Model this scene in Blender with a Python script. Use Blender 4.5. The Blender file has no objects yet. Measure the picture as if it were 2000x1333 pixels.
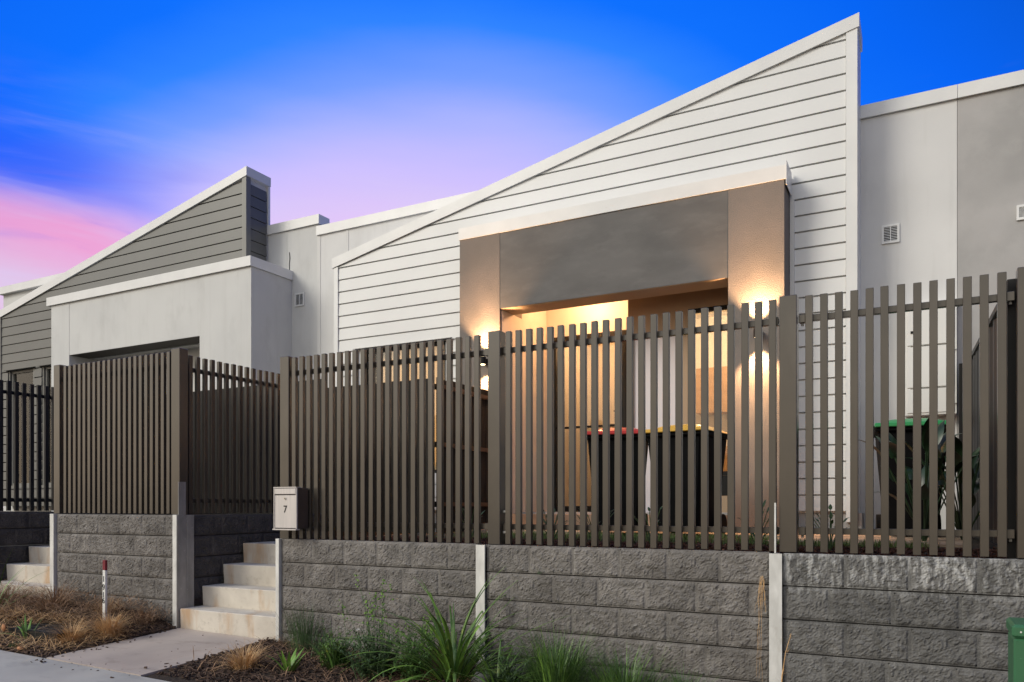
import bpy, math, random
from mathutils import Vector, noise, Matrix
rnd = random.Random(7)
C = bpy.context.scene.collection
scn = bpy.context.scene
ZO = 1.30                      # height of the camera's level above world zero

# ------------------------------------------------------------------ camera
cam_d = bpy.data.cameras.new('camera'); cam = bpy.data.objects.new('camera', cam_d); C.objects.link(cam)
cam.location = (0, 0, ZO); cam.rotation_euler = (math.radians(90), 0, math.radians(27.9))
cam_d.sensor_width = 36; cam_d.lens = 1510/2000*36; cam_d.shift_y = 0.16125; cam_d.clip_end = 2000; cam_d.clip_start = .05
scn.camera = cam
# ------------------------------------------------------------------ view
scn.view_settings.view_transform = 'Standard'; scn.view_settings.look = 'None'
scn.view_settings.exposure = 0; scn.view_settings.gamma = 1; scn.view_settings.use_curve_mapping = False
# ------------------------------------------------------------------ sky
def lin(r, g, b):
    f = lambda c: (c/255/12.92) if c/255 <= .04045 else ((c/255+.055)/1.055)**2.4
    return (f(r), f(g), f(b), 1)
w = bpy.data.worlds.new('World'); scn.world = w; w.use_nodes = True
nt = w.node_tree; nt.nodes.clear()
def N(t, **k):
    n = nt.nodes.new(t)
    for a, b in k.items(): setattr(n, a, b)
    return n
def L(a, b): nt.links.new(a, b)
def M(op, a, b=None, c=None, clamp=False):
    n = N('ShaderNodeMath', operation=op, use_clamp=clamp)
    for i, v in enumerate((a, b, c)):
        if v is None: continue
        if isinstance(v, (int, float)): n.inputs[i].default_value = v
        else: L(v, n.inputs[i])
    return n.outputs[0]
def SS(v, a, b):               # smooth step
    n = N('ShaderNodeMapRange', interpolation_type='SMOOTHSTEP'); L(v, n.inputs[0])
    n.inputs[1].default_value = a; n.inputs[2].default_value = b; return n.outputs[0]
tc = N('ShaderNodeTexCoord'); nv = N('ShaderNodeVectorMath', operation='NORMALIZE'); L(tc.outputs['Generated'], nv.inputs[0])
sp = N('ShaderNodeSeparateXYZ'); L(nv.outputs[0], sp.inputs[0]); X_, Y_, Z_ = sp.outputs
hl = M('SQRT', M('ADD', M('MULTIPLY', X_, X_), M('ADD', M('MULTIPLY', Y_, Y_), 1e-5)))
def hdot(deg):                 # cosine of the azimuth distance to a compass direction (deg left of the street normal)
    a = math.radians(deg); return M('DIVIDE', M('ADD', M('MULTIPLY', X_, -math.sin(a)), M('MULTIPLY', Y_, math.cos(a))), hl)
nz = N('ShaderNodeTexNoise'); nz.inputs['Scale'].default_value = 2.2; nz.inputs['Detail'].default_value = 5; nz.inputs['Roughness'].default_value = .5
mp = N('ShaderNodeMapping'); mp.inputs['Scale'].default_value = (1, 1, 4.5); mp.inputs['Rotation'].default_value = (.22, .12, 0); L(nv.outputs[0], mp.inputs[0]); L(mp.outputs[0], nz.inputs[0])
nzv = M('SUBTRACT', nz.outputs[0], .5)
q = hdot(33)
p = M('ADD', M('ADD', Z_, M('MULTIPLY', M('SUBTRACT', 1, q), 1.35)), M('MULTIPLY', nzv, .055))
cr = N('ShaderNodeValToRGB'); L(p, cr.inputs[0]); e = cr.color_ramp
stops = [(0, (238, 196, 222)), (.20, (232, 200, 232)), (.355, (224, 199, 249)), (.405, (204, 192, 255)), (.445, (170, 180, 255)), (.48, (118, 158, 255)), (.53, (48, 132, 255)), (.58, (10, 112, 254)), (.68, (0, 100, 244)), (.80, (0, 88, 215)), (1, (8, 62, 150))]
e.elements[0].position = 0; e.elements[0].color = lin(*stops[0][1]); e.elements[1].position = 1; e.elements[1].color = lin(*stops[-1][1])
for s, c in stops[1:-1]: k = e.elements.new(s); k.color = lin(*c)
def MIX(f, a, b):
    n = N('ShaderNodeMix', data_type='RGBA'); 
    if isinstance(f, float): n.inputs[0].default_value = f
    else: L(f, n.inputs[0])
    for i, v in ((6, a), (7, b)):
        if isinstance(v, tuple): n.inputs[i].default_value = v
        else: L(v, n.inputs[i])
    return n.outputs[2]
lf = hdot(82); zc = M('ADD', Z_, M('MULTIPLY', nzv, .10))
ql = SS(lf, .78, .94)
zt = M('SUBTRACT', zc, M('MULTIPLY', ql, .06))
dark = M('MULTIPLY', M('MULTIPLY', SS(zt, .245, .295), M('SUBTRACT', 1, SS(zt, .30, .40))), SS(lf, .82, .93))
pink = M('MULTIPLY', M('SUBTRACT', 1, SS(zt, .235, .295)), SS(lf, .80, .91))
pcol = MIX(SS(zt, .165, .232), lin(228, 198, 226), lin(243, 156, 205))
col = MIX(M('MULTIPLY', dark, .75), cr.outputs[0], lin(22, 84, 252))
col = MIX(M('MULTIPLY', pink, .85), col, pcol)
nz2 = N('ShaderNodeTexNoise'); nz2.inputs['Scale'].default_value = 3.2; nz2.inputs['Detail'].default_value = 7; nz2.inputs['Roughness'].default_value = .55; nz2.inputs['Distortion'].default_value = .6
mp2 = N('ShaderNodeMapping'); mp2.inputs['Scale'].default_value = (1, 1, 7); mp2.inputs['Rotation'].default_value = (.30, .22, .4); L(nv.outputs[0], mp2.inputs[0]); L(mp2.outputs[0], nz2.inputs[0])
wis = M('MULTIPLY', SS(nz2.outputs[0], .46, .72), M('SUBTRACT', 1, SS(Z_, .30, .46)))
col = MIX(M('MULTIPLY', wis, .42), col, lin(218, 206, 246))
wis2 = M('MULTIPLY', M('SUBTRACT', 1, SS(nz2.outputs[0], .30, .50)), M('MULTIPLY', SS(lf, .80, .92), M('SUBTRACT', 1, SS(Z_, .34, .44))))
col = MIX(M('MULTIPLY', wis2, .5), col, lin(120, 118, 238))
# the bright half of the dusk sky, behind the street: pale, warm towards its horizon
bk = SS(M('MULTIPLY', hdot(-20), -1), .02, .85)
cb = N('ShaderNodeValToRGB'); L(Z_, cb.inputs[0]); e = cb.color_ramp
e.elements[0].position = 0; e.elements[0].color = (1.0, .75, .50, 1); e.elements[1].position = 1; e.elements[1].color = (.26, .34, .50, 1)
for s, c in ((.12, (1.0, .84, .65, 1)), (.3, (.90, .88, .79, 1)), (.6, (.62, .68, .78, 1))): k = e.elements.new(s); k.color = c
gain = N('ShaderNodeVectorMath', operation='SCALE'); L(cb.outputs[0], gain.inputs[0]); gain.inputs['Scale'].default_value = 1.55
hiz = M('SUBTRACT', 1, SS(Z_, .55, .98))
col = MIX(M('MULTIPLY', bk, 1.0), col, gain.outputs[0])
SUN_EL, SUN_AZ = 32, 38        # soft light from the front left, degrees
st = N('ShaderNodeTexSky', sky_type='NISHITA'); st.sun_disc = False
st.sun_elevation = math.radians(SUN_EL); st.sun_rotation = math.radians(180+SUN_AZ)
bg = N('ShaderNodeBackground'); L(col, bg.inputs[0]); bg.inputs[1].default_value = 1.0
bg2 = N('ShaderNodeBackground'); L(st.outputs[0], bg2.inputs[0]); bg2.inputs[1].default_value = 0.002
ad = N('ShaderNodeAddShader'); L(bg.outputs[0], ad.inputs[0]); L(bg2.outputs[0], ad.inputs[1])
wo = N('ShaderNodeOutputWorld'); L(ad.outputs[0], wo.inputs[0])
# ------------------------------------------------------------------ sun (last soft light of the day)
sd = bpy.data.lights.new('sun', 'SUN'); sd.energy = 2.0; sd.angle = math.radians(24); sd.color = (1, .93, .79)
sun = bpy.data.objects.new('sun', sd); C.objects.link(sun)
az, el = math.radians(SUN_AZ), math.radians(SUN_EL)
to_sun = Vector((-math.sin(az)*math.cos(el), -math.cos(az)*math.cos(el), math.sin(el)))
sun.rotation_euler = to_sun.to_track_quat('Z', 'Y').to_euler(); sun.location = (-6, -6, 8)

# ------------------------------------------------------------------ materials
MATS = {}
def mat(name, col, rough=.6, metal=0., col2=None, scale=8., detail=4., bump=0., bscale=None, bdist=.004, stretch=(1, 1, 1), spec=.5, mixlo=.35, mixhi=.65, extra=None, coat=0):
    m = bpy.data.materials.new(name); m.use_nodes = True; t = m.node_tree; b = t.nodes['Principled BSDF']
    b.inputs['Roughness'].default_value = rough; b.inputs['Metallic'].default_value = metal; b.inputs['Specular IOR Level'].default_value = spec
    b.inputs['Base Color'].default_value = (*col, 1); b.inputs['Coat Weight'].default_value = coat; b.inputs['Coat Roughness'].default_value = .22
    g = t.nodes.new('ShaderNodeNewGeometry'); mpn = t.nodes.new('ShaderNodeMapping'); t.links.new(g.outputs['Position'], mpn.inputs[0])
    mpn.inputs['Scale'].default_value = stretch
    out = None
    if col2:
        n = t.nodes.new('ShaderNodeTexNoise'); n.inputs['Scale'].default_value = scale; n.inputs['Detail'].default_value = detail; t.links.new(mpn.outputs[0], n.inputs[0])
        r = t.nodes.new('ShaderNodeMapRange'); r.inputs[1].default_value = mixlo; r.inputs[2].default_value = mixhi; t.links.new(n.outputs[0], r.inputs[0])
        x = t.nodes.new('ShaderNodeMix'); x.data_type = 'RGBA'; t.links.new(r.outputs[0], x.inputs[0]); x.inputs[6].default_value = (*col, 1); x.inputs[7].default_value = (*col2, 1)
        out = x.outputs[2]; t.links.new(out, b.inputs['Base Color'])
    if bump:
        n = t.nodes.new('ShaderNodeTexNoise'); n.inputs['Scale'].default_value = bscale or 60; n.inputs['Detail'].default_value = 6; n.inputs['Roughness'].default_value = .6; t.links.new(g.outputs['Position'], n.inputs[0])
        u = t.nodes.new('ShaderNodeBump'); u.inputs['Strength'].default_value = bump; u.inputs['Distance'].default_value = bdist; t.links.new(n.outputs[0], u.inputs['Height']); t.links.new(u.outputs[0], b.inputs['Normal'])
    MATS[name] = m
    if extra: extra(m, t, b, g, out)
    return m
def overlay(color, scale, lo, hi, stretch=(1, 1, 1), amt=1., detail=5, zfade=None, loc=(0, 0, 0), rough=None):
    """adds marks of another colour over the base: stains, efflorescence, scuffs"""
    def f(m, t, b, g, out):
        mpn = t.nodes.new('ShaderNodeMapping'); mpn.inputs['Scale'].default_value = stretch; mpn.inputs['Location'].default_value = loc; t.links.new(g.outputs['Position'], mpn.inputs[0])
        n = t.nodes.new('ShaderNodeTexNoise'); n.inputs['Scale'].default_value = scale; n.inputs['Detail'].default_value = detail; n.inputs['Roughness'].default_value = .62; t.links.new(mpn.outputs[0], n.inputs[0])
        r = t.nodes.new('ShaderNodeMapRange'); r.inputs[1].default_value = lo; r.inputs[2].default_value = hi; r.inputs[4].default_value = amt; t.links.new(n.outputs[0], r.inputs[0])
        fac = r.outputs[0]
        if zfade:
            s = t.nodes.new('ShaderNodeSeparateXYZ'); t.links.new(g.outputs['Position'], s.inputs[0])
            z = t.nodes.new('ShaderNodeMapRange'); z.inputs[1].default_value = zfade[0]+ZO; z.inputs[2].default_value = zfade[1]+ZO; z.inputs[3].default_value = zfade[2]; z.inputs[4].default_value = zfade[3]; t.links.new(s.outputs[2], z.inputs[0])
            mm = t.nodes.new('ShaderNodeMath'); mm.operation = 'MULTIPLY'; t.links.new(fac, mm.inputs[0]); t.links.new(z.outputs[0], mm.inputs[1]); fac = mm.outputs[0]
        lk = [l for l in t.links if l.to_socket == b.inputs['Base Color']]
        x = t.nodes.new('ShaderNodeMix'); x.data_type = 'RGBA'; t.links.new(fac, x.inputs[0])
        if lk: t.links.new(lk[0].from_socket, x.inputs[6])
        else: x.inputs[6].default_value = b.inputs['Base Color'].default_value
        x.inputs[7].default_value = (*color, 1); t.links.new(x.outputs[2], b.inputs['Base Color'])
    return f
def multi(*fs):
    def f(*a):
        for k in fs: k(*a)
    return f
def vary(m, lo, hi):
    """each piece a little lighter or darker than its neighbours, as separate pieces are"""
    t = m.node_tree; b = t.nodes['Principled BSDF']; oi = t.nodes.new('ShaderNodeObjectInfo'); mr = t.nodes.new('ShaderNodeMapRange'); mr.inputs[3].default_value = lo; mr.inputs[4].default_value = hi
    t.links.new(oi.outputs['Random'], mr.inputs[0]); sc_ = t.nodes.new('ShaderNodeVectorMath'); sc_.operation = 'SCALE'; t.links.new(mr.outputs[0], sc_.inputs['Scale'])
    lk = [l for l in t.links if l.to_socket == b.inputs['Base Color']][0]; t.links.new(lk.from_socket, sc_.inputs[0]); t.links.new(sc_.outputs[0], b.inputs['Base Color'])
def grey(v, t=0): return (v*(1+t), v, v*(1-t))
m_clad = mat('white_weatherboard_paint', (.68, .685, .68), .45, col2=(.645, .65, .645), scale=1.3, bump=.08, bscale=90, bdist=.002)
m_trim = mat('white_trim_paint', (.71, .715, .71), .4, col2=(.66, .665, .66), scale=2, bump=.05, bscale=60)
m_cap = mat('pale_metal_capping', (.69, .695, .69), .35, col2=(.64, .645, .64), scale=3, extra=overlay((.40, .40, .38), 30, .66, .8, (1, 1, 1), .5))
m_gclad = mat('grey_weatherboard_paint', (.118, .119, .111), .45, col2=(.105, .106, .100), scale=1.4, bump=.1, bscale=90, bdist=.002)
m_gtrim = mat('grey_trim_paint', (.16, .16, .148), .45)
m_rend = mat('pale_rendered_wall', (.58, .585, .575), .8, col2=(.53, .535, .53), scale=1.1, bump=.35, bscale=170, bdist=.003, extra=multi(overlay((.36, .36, .35), 2.2, .56, .85, (1, 1, .5), .5), overlay((.38, .37, .35), 4.5, .52, .78, (1.6, 1.6, .12), .22, 7)))
m_sofshade = mat('painted_soffit_shade', (.045, .04, .034), .7)  # shade beneath the grey house beam, put into a colour
m_rendl = mat('joint_strip_render', (.60, .60, .59), .75)
m_rendh = mat('white_rendered_wall', (.66, .66, .655), .8, col2=(.60, .60, .595), scale=1.1, bump=.35, bscale=170, bdist=.003, extra=multi(overlay((.46, .46, .455), 2.2, .56, .85, (1, 1, .5), .5), overlay((.38, .37, .35), 4.5, .52, .78, (1.6, 1.6, .12), .22, 7)))
m_rend2 = mat('mid_grey_rendered_wall', (.40, .39, .385), .85, col2=(.32, .315, .31), scale=1.6, bump=.5, bscale=190, bdist=.003, extra=overlay((.47, .46, .45), 2.5, .5, .8, (1, 1, 1), .5))
m_porch = mat('taupe_textured_render', (.20, .175, .158), .85, col2=(.165, .148, .134), scale=2.2, bump=1.0, bscale=110, bdist=.008, extra=overlay((.14, .13, .12), 1.6, .55, .8, (1, 1, 2), .5))
m_beam = mat('smooth_grey_render', (.125, .120, .116), .75, col2=(.098, .094, .091), scale=1.7, bump=.5, bscale=130, bdist=.003, stretch=(1, 1, 2.2), extra=overlay((.165, .158, .152), 2.6, .5, .75, (1, 1, 2.5), .5))
m_cream = mat('cream_entry_render', (.64, .59, .53), .8, col2=(.58, .53, .47), scale=3, bump=.4, bscale=130)
m_dark = mat('charcoal_metal', (.014, .014, .014), .5, spec=.15)
m_soffit = mat('brown_soffit_paint', (.34, .24, .155), .6)
scuff = multi(overlay((.04, .034, .028), 7, .60, .72, (1, 1, .35), .6, 8), overlay((.09, .078, .064), 3.5, .55, .8, (1, 1, .25), .5, 4, loc=(3, 5, 1)))
m_fence = mat('bronze_grey_powder_coat', (.052, .043, .033), .30, .08, col2=(.043, .036, .028), scale=5, spec=.6, bump=.04, bscale=300, bdist=.001, extra=scuff, coat=.35)
m_fenced = mat('dark_charcoal_powder_coat', (.020, .020, .021), .5, .1, col2=(.016, .016, .017), spec=.25, scale=5)
m_pal = mat('dark_stained_palings', (.030, .026, .022), .7, col2=(.015, .014, .012), scale=10, stretch=(6, 6, .6), bump=.3, bscale=60, spec=.1)
m_batten = mat('red_brown_timber_batten', (.10, .048, .024), .7, col2=(.06, .028, .014), scale=12)
m_block = mat('grey_split_face_concrete', (.20, .186, .172), .9, col2=(.125, .116, .107), scale=11, detail=8, bump=1., bscale=75, bdist=.010, extra=multi(overlay((.34, .33, .32), 75, .56, .70, amt=.6), overlay((.085, .075, .065), 3, .5, .7, (1, 1, 1.4), .6), overlay((.34, .33, .32), 22, .70, .76, amt=.7)))
m_block2 = mat('lime_streaked_split_face_concrete', (.145, .142, .136), .9, col2=(.085, .083, .079), scale=11, detail=8, bump=1., bscale=75, bdist=.010, extra=multi(overlay((.24, .235, .23), 70, .56, .70, amt=.6), overlay((.40, .40, .39), 20, .46, .62, (1.6, 1.6, .35), .9, 9, zfade=(-.56, -.40, .08, 1.0)), overlay((.36, .36, .35), 26, .70, .75, amt=.8)))
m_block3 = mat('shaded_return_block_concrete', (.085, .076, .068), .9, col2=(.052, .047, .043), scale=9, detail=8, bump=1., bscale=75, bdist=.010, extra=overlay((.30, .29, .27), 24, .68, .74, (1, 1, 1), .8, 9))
m_galv = mat('galvanised_steel', (.66, .66, .64), .55, .25, col2=(.52, .52, .50), scale=18, stretch=(1, 1, .4), bump=.15, bscale=40, extra=overlay((.36, .33, .29), 9, .60, .75, (1, 1, .5), .7))
m_galvd = mat('weathered_galvanised_steel', (.34, .33, .31), .5, .35, col2=(.22, .215, .20), scale=9, stretch=(1, 1, .4), bump=.2, bscale=60, extra=overlay((.55, .55, .53), 40, .64, .75, (1, 1, 1), .7))
m_step = mat('stained_pale_concrete', (.62, .575, .50), .85, col2=(.50, .46, .40), scale=4, detail=6, bump=.35, bscale=90, extra=multi(overlay((.42, .25, .12), 4.5, .52, .70, (1, 1, .22), .75, 6), overlay((.33, .29, .24), 14, .55, .72, (1, 1, 1), .5, 9), overlay((.10, .09, .08), 70, .69, .73, amt=.9)))
m_path = mat('pinkish_concrete_slab', (.44, .375, .325), .85, col2=(.35, .30, .265), scale=2.2, detail=7, bump=.3, bscale=120, extra=multi(overlay((.20, .16, .13), 3.5, .56, .74, (1, 1.8, 1), .6, 7), overlay((.06, .05, .045), 26, .72, .75, amt=.8)))
m_foot = mat('grey_concrete_footpath', (.40, .39, .36), .85, col2=(.33, .32, .30), scale=2, detail=7, bump=.3, bscale=120, extra=multi(overlay((.22, .22, .21), 3, .55, .74, (1, 1.8, 1), .6, 7), overlay((.05, .045, .04), 24, .735, .755, amt=.8)))
m_soil = mat('dark_mulched_soil', (.045, .028, .018), 1, col2=(.022, .015, .010), scale=22, bump=1, bscale=45, bdist=.02)
m_chip = mat('bark_chips', (.10, .058, .038), .9, col2=(.028, .018, .013), scale=55, extra=overlay((.22, .16, .12), 60, .64, .72, amt=.8))
m_chipr = mat('red_bark_mulch', (.10, .035, .018), .9, col2=(.03, .012, .008), scale=55)
m_straw = mat('dry_grass', (.74, .48, .23), .7, col2=(.42, .25, .11), scale=14, extra=overlay((.50, .40, .25), 30, .58, .7, amt=.7))
m_thatch = mat('dead_leaf_litter', (.38, .23, .125), .8, col2=(.16, .09, .05), scale=18, extra=overlay((.50, .38, .24), 40, .6, .7, amt=.7))
m_leaf = mat('strappy_green_leaf', (.11, .20, .035), .40, col2=(.055, .115, .025), scale=7, extra=overlay((.30, .34, .07), 9, .58, .72, amt=.7))
m_leafb = mat('bright_green_leaf', (.20, .36, .06), .42, col2=(.11, .22, .04), scale=9)
m_grass = mat('fine_green_grass', (.085, .18, .035), .55, col2=(.045, .10, .022), scale=12, extra=overlay((.24, .30, .08), 20, .6, .7, amt=.6))
m_weed = mat('dull_green_weed', (.075, .135, .05), .6, col2=(.038, .075, .028), scale=10, extra=overlay((.22, .30, .08), 25, .6, .72, amt=.6))
m_shrub = mat('dark_glossy_shrub_leaf', (.02, .045, .018), .35, col2=(.008, .018, .008), scale=9)
m_petal = mat('white_petals', (.75, .74, .70), .7)
m_lawn = mat('lawn_blades', (.10, .16, .025), .6, col2=(.05, .09, .015), scale=20)
m_rock = mat('tan_rock', (.26, .165, .105), .85, col2=(.15, .095, .06), scale=7, bump=.7, bscale=25, bdist=.01)
m_rockg = mat('grey_rock', (.13, .135, .13), .85, col2=(.07, .072, .07), scale=7, bump=.7, bscale=25, bdist=.01)
m_terra = mat('terracotta_shard', (.42, .20, .09), .8, col2=(.32, .14, .06), scale=15)
m_lbox = mat('brushed_silver_letterbox', (.58, .55, .54), .38, .35, col2=(.52, .50, .49), scale=3, stretch=(20, 1, 1))
m_lside = mat('brown_letterbox_side', (.06, .045, .038), .45)
m_wire = mat('dark_wire', (.10, .10, .095), .5, .3)
m_black = mat('black_plastic', (.004, .004, .0045), .8, spec=.08, col2=(.006, .006, .0065), scale=6)
m_print = mat('black_print', (.012, .012, .012), .6)
m_white = mat('white_stake_paint', (.70, .70, .68), .7, col2=(.58, .58, .55), scale=14)
m_red = mat('dark_red_stake_paint', (.17, .008, .018), .6, col2=(.12, .006, .012), scale=20)
m_binr = mat('red_bin_lid', (.50, .03, .03), .35); m_biny = mat('yellow_bin_lid', (.66, .38, .05), .35); m_bing = mat('green_bin_lid', (.03, .28, .09), .35)
m_pil = mat('green_pillar_plastic', (.035, .135, .06), .45, col2=(.03, .115, .05), scale=4, extra=overlay((.20, .28, .20), 60, .70, .74, amt=.6))
m_paver = mat('warm_paving', (.34, .25, .18), .85, col2=(.26, .19, .135), scale=5, bump=.3, bscale=60)
m_meter = mat('white_meter_box_paint', (.68, .68, .66), .4)
m_cham = mat('door_panel_pale_paint', (.62, .59, .62), .3, col2=(.58, .55, .57), scale=1.2)
m_blind = mat('white_roller_blind', (.80, .74, .64), .8)
m_panerefl = mat('painted_pane_reflection', (.85, .85, .84), .8)  # white that carries the bright reflection in the grey house panes
def transl(m):
    t = m.node_tree; b = t.nodes['Principled BSDF']; o = t.nodes['Material Output']; tr = t.nodes.new('ShaderNodeBsdfTranslucent'); tr.inputs[0].default_value = (.85, .72, .55, 1)
    x = t.nodes.new('ShaderNodeMixShader'); x.inputs[0].default_value = .5; t.links.new(b.outputs[0], x.inputs[1]); t.links.new(tr.outputs[0], x.inputs[2]); t.links.new(x.outputs[0], o.inputs[0])
transl(m_blind)
m_room = mat('warm_room_paint', (.72, .66, .57), .8, col2=(.69, .62, .53), scale=3)
m_wood = mat('kitchen_timber', (.45, .26, .12), .5, col2=(.36, .2, .09), scale=3, stretch=(1, 1, 5))
m_chrome = mat('steel_fitting', (.55, .55, .55), .25, .9)
m_road = mat('asphalt', (.05, .05, .05), .9, col2=(.04, .04, .04), scale=30)
m_verge = mat('verge_grass_ground', (.06, .075, .03), 1, col2=(.09, .075, .045), scale=4)
m_roof = mat('pale_roof_sheet', (.42, .42, .41), .5)
def emis(name, col, st):
    m = bpy.data.materials.new(name); m.use_nodes = True; b = m.node_tree.nodes['Principled BSDF']
    b.inputs['Base Color'].default_value = (*col, 1); b.inputs['Emission Color'].default_value = (*col, 1); b.inputs['Emission Strength'].default_value = st; return m
m_bulb = emis('warm_lamp_lens', (1, .75, .42), 12)
def glassm(name, tint, gl=.04):
    m = bpy.data.materials.new(name); m.use_nodes = True; t = m.node_tree; t.nodes.clear()
    o = t.nodes.new('ShaderNodeOutputMaterial'); a = t.nodes.new('ShaderNodeBsdfTransparent'); a.inputs[0].default_value = (*tint, 1)
    g = t.nodes.new('ShaderNodeBsdfGlossy'); g.inputs['Roughness'].default_value = .03; f = t.nodes.new('ShaderNodeFresnel'); f.inputs[0].default_value = 1.6
    x = t.nodes.new('ShaderNodeMixShader'); t.links.new(f.outputs[0], x.inputs[0]); t.links.new(a.outputs[0], x.inputs[1]); t.links.new(g.outputs[0], x.inputs[2]); t.links.new(x.outputs[0], o.inputs[0]); return m
m_glass = glassm('window_glass', (.86, .88, .87))
m_mirror = mat('reflective_dark_glass', (.02, .022, .024), .06, spec=1.0, coat=1)

# ------------------------------------------------------------------ builders
for m_, lo_, hi_ in ((m_fence, .86, 1.12), (m_fenced, .85, 1.15), (m_block, .84, 1.16), (m_block2, .86, 1.14), (m_block3, .84, 1.16), (m_clad, .975, 1.015), (m_gclad, .95, 1.05), (m_step, .94, 1.03), (m_pal, .7, 1.3), (m_leaf, .8, 1.25)): vary(m_, lo_, hi_)
ORG = {}
def reg(o, org): ORG[o.name] = Vector(org)
def thing(name, label, cat, loc=(0, 0, 0), rotz=0, group=None, kind=None):
    o = bpy.data.objects.new(name, None); C.objects.link(o); o.empty_display_size = .2
    o.location = (loc[0], loc[1], loc[2]+ZO); o.rotation_euler = (0, 0, rotz)
    if label: o['label'] = label
    if cat: o['category'] = cat
    if group: o['group'] = group
    if kind: o['kind'] = kind
    reg(o, loc); return o
def tag(o, label=None, cat=None, group=None, kind=None):
    if label: o['label'] = label
    if cat: o['category'] = cat
    if group: o['group'] = group
    if kind: o['kind'] = kind
    return o
class MB:
    def __init__(s): s.v = []; s.f = []
    def add(s, v, f): n = len(s.v); s.v += [tuple(a) for a in v]; s.f += [tuple(i+n for i in g) for g in f]; return s
    def box(s, x0, x1, y0, y1, z0, z1):
        v = [(x0, y0, z0), (x1, y0, z0), (x1, y1, z0), (x0, y1, z0), (x0, y0, z1), (x1, y0, z1), (x1, y1, z1), (x0, y1, z1)]
        return s.add(v, [(0, 3, 2, 1), (4, 5, 6, 7), (0, 1, 5, 4), (1, 2, 6, 5), (2, 3, 7, 6), (3, 0, 4, 7)])
    def obox(s, c, hx, hy, hz, R):
        v = []
        for sz in (-1, 1):
            for sx, sy in ((-1, -1), (1, -1), (1, 1), (-1, 1)): v.append(Vector(c)+R @ Vector((sx*hx, sy*hy, sz*hz)))
        return s.add(v, [(0, 3, 2, 1), (4, 5, 6, 7), (0, 1, 5, 4), (1, 2, 6, 5), (2, 3, 7, 6), (3, 0, 4, 7)])
    def prism(s, poly, y0, y1):            # poly in (x,z), counter-clockwise seen from -Y
        n = len(poly); v = [(x, y0, z) for x, z in poly]+[(x, y1, z) for x, z in poly]
        return s.add(v, [tuple(range(n)), tuple(range(2*n-1, n-1, -1))]+[(i, i+n, (i+1) % n+n, (i+1) % n) for i in range(n)])
    def tube(s, pts, r, n=6, r1=None):
        pts = [Vector(p) for p in pts]; r1 = r if r1 is None else r1; rings = []
        for i, p in enumerate(pts):
            d = (pts[min(i+1, len(pts)-1)]-pts[max(i-1, 0)]).normalized(); a = d.orthogonal().normalized(); b = d.cross(a)
            rr = r+(r1-r)*i/max(1, len(pts)-1)
            if i and rings:                # keep the frame steady
                a = (pa-d*pa.dot(d)).normalized(); b = d.cross(a)
            pa = a; rings.append([p+(a*math.cos(t)+b*math.sin(t))*rr for t in [2*math.pi*k/n for k in range(n)]])
        v = [q for g in rings for q in g]; f = []
        for i in range(len(pts)-1):
            for k in range(n): f.append((i*n+k, i*n+(k+1) % n, (i+1)*n+(k+1) % n, (i+1)*n+k))
        f += [tuple(range(n-1, -1, -1)), tuple((len(pts)-1)*n+k for k in range(n))]
        return s.add(v, f)
    def blade(s, base, azm, ln, lean0, lean1, wd, seg=5, fold=.0, tipw=.05):
        """a leaf or grass blade: a tapering strip bending outwards"""
        p = Vector(base); side = Vector((-math.sin(azm), math.cos(azm), 0)); v = []; f = []
        for i in range(seg+1):
            t = i/seg; le = lean0+(lean1-lean0)*t
            ww = wd*(.55+.45*math.sin(min(1, t*2.2)*math.pi/2))*(1-t**2.2*(1-tipw))
            dn = Vector((math.cos(azm)*math.sin(le), math.sin(azm)*math.sin(le), math.cos(le)))
            up = side.cross(dn)
            v += [p-side*ww/2+up*fold*ww, p, p+side*ww/2+up*fold*ww] if fold else [p-side*ww/2, p+side*ww/2]
            p = p+dn*ln/seg
        k = 3 if fold else 2
        for i in range(seg):
            for j in range(k-1): f.append((i*k+j, i*k+j+1, (i+1)*k+j+1, (i+1)*k+j))
        return s.add(v, f)
    def mesh(s, name, m, org=(0, 0, 0), bevel=0, smooth=False):
        me = bpy.data.meshes.new(name); o = Vector(org); me.from_pydata([Vector(a)-o for a in s.v], [], s.f)
        if bevel:
            import bmesh
            bm = bmesh.new(); bm.from_mesh(me); bmesh.ops.bevel(bm, geom=bm.edges[:]+bm.verts[:], offset=bevel, segments=1, affect='EDGES', profile=.5); bm.to_mesh(me); bm.free()
        for k in (m if isinstance(m, (list, tuple)) else [m]): me.materials.append(k)
        if smooth: me.polygons.foreach_set('use_smooth', [True]*len(me.polygons))
        me.update(); return me
    def build(s, name, m, parent=None, bevel=0, smooth=False, org=None):
        if parent is not None:
            po = ORG[parent.name]; o = bpy.data.objects.new(name, s.mesh(name, m, po, bevel, smooth)); o.parent = parent; C.objects.link(o); reg(o, po)
        else:
            c = Vector(org) if org is not None else Vector((sum(a[0] for a in s.v)/len(s.v), sum(a[1] for a in s.v)/len(s.v), min(a[2] for a in s.v)))
            o = bpy.data.objects.new(name, s.mesh(name, m, c, bevel, smooth)); o.location = c+Vector((0, 0, ZO)); C.objects.link(o); reg(o, c)
        return o
def place(name, me, parent, loc):                  # shares one mesh among alike pieces
    o = bpy.data.objects.new(name, me); o.parent = parent; o.location = Vector(loc)-ORG[parent.name]; C.objects.link(o); reg(o, loc); return o
def B(x0, x1, y0, y1, z0, z1): return MB().box(x0, x1, y0, y1, z0, z1)

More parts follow.
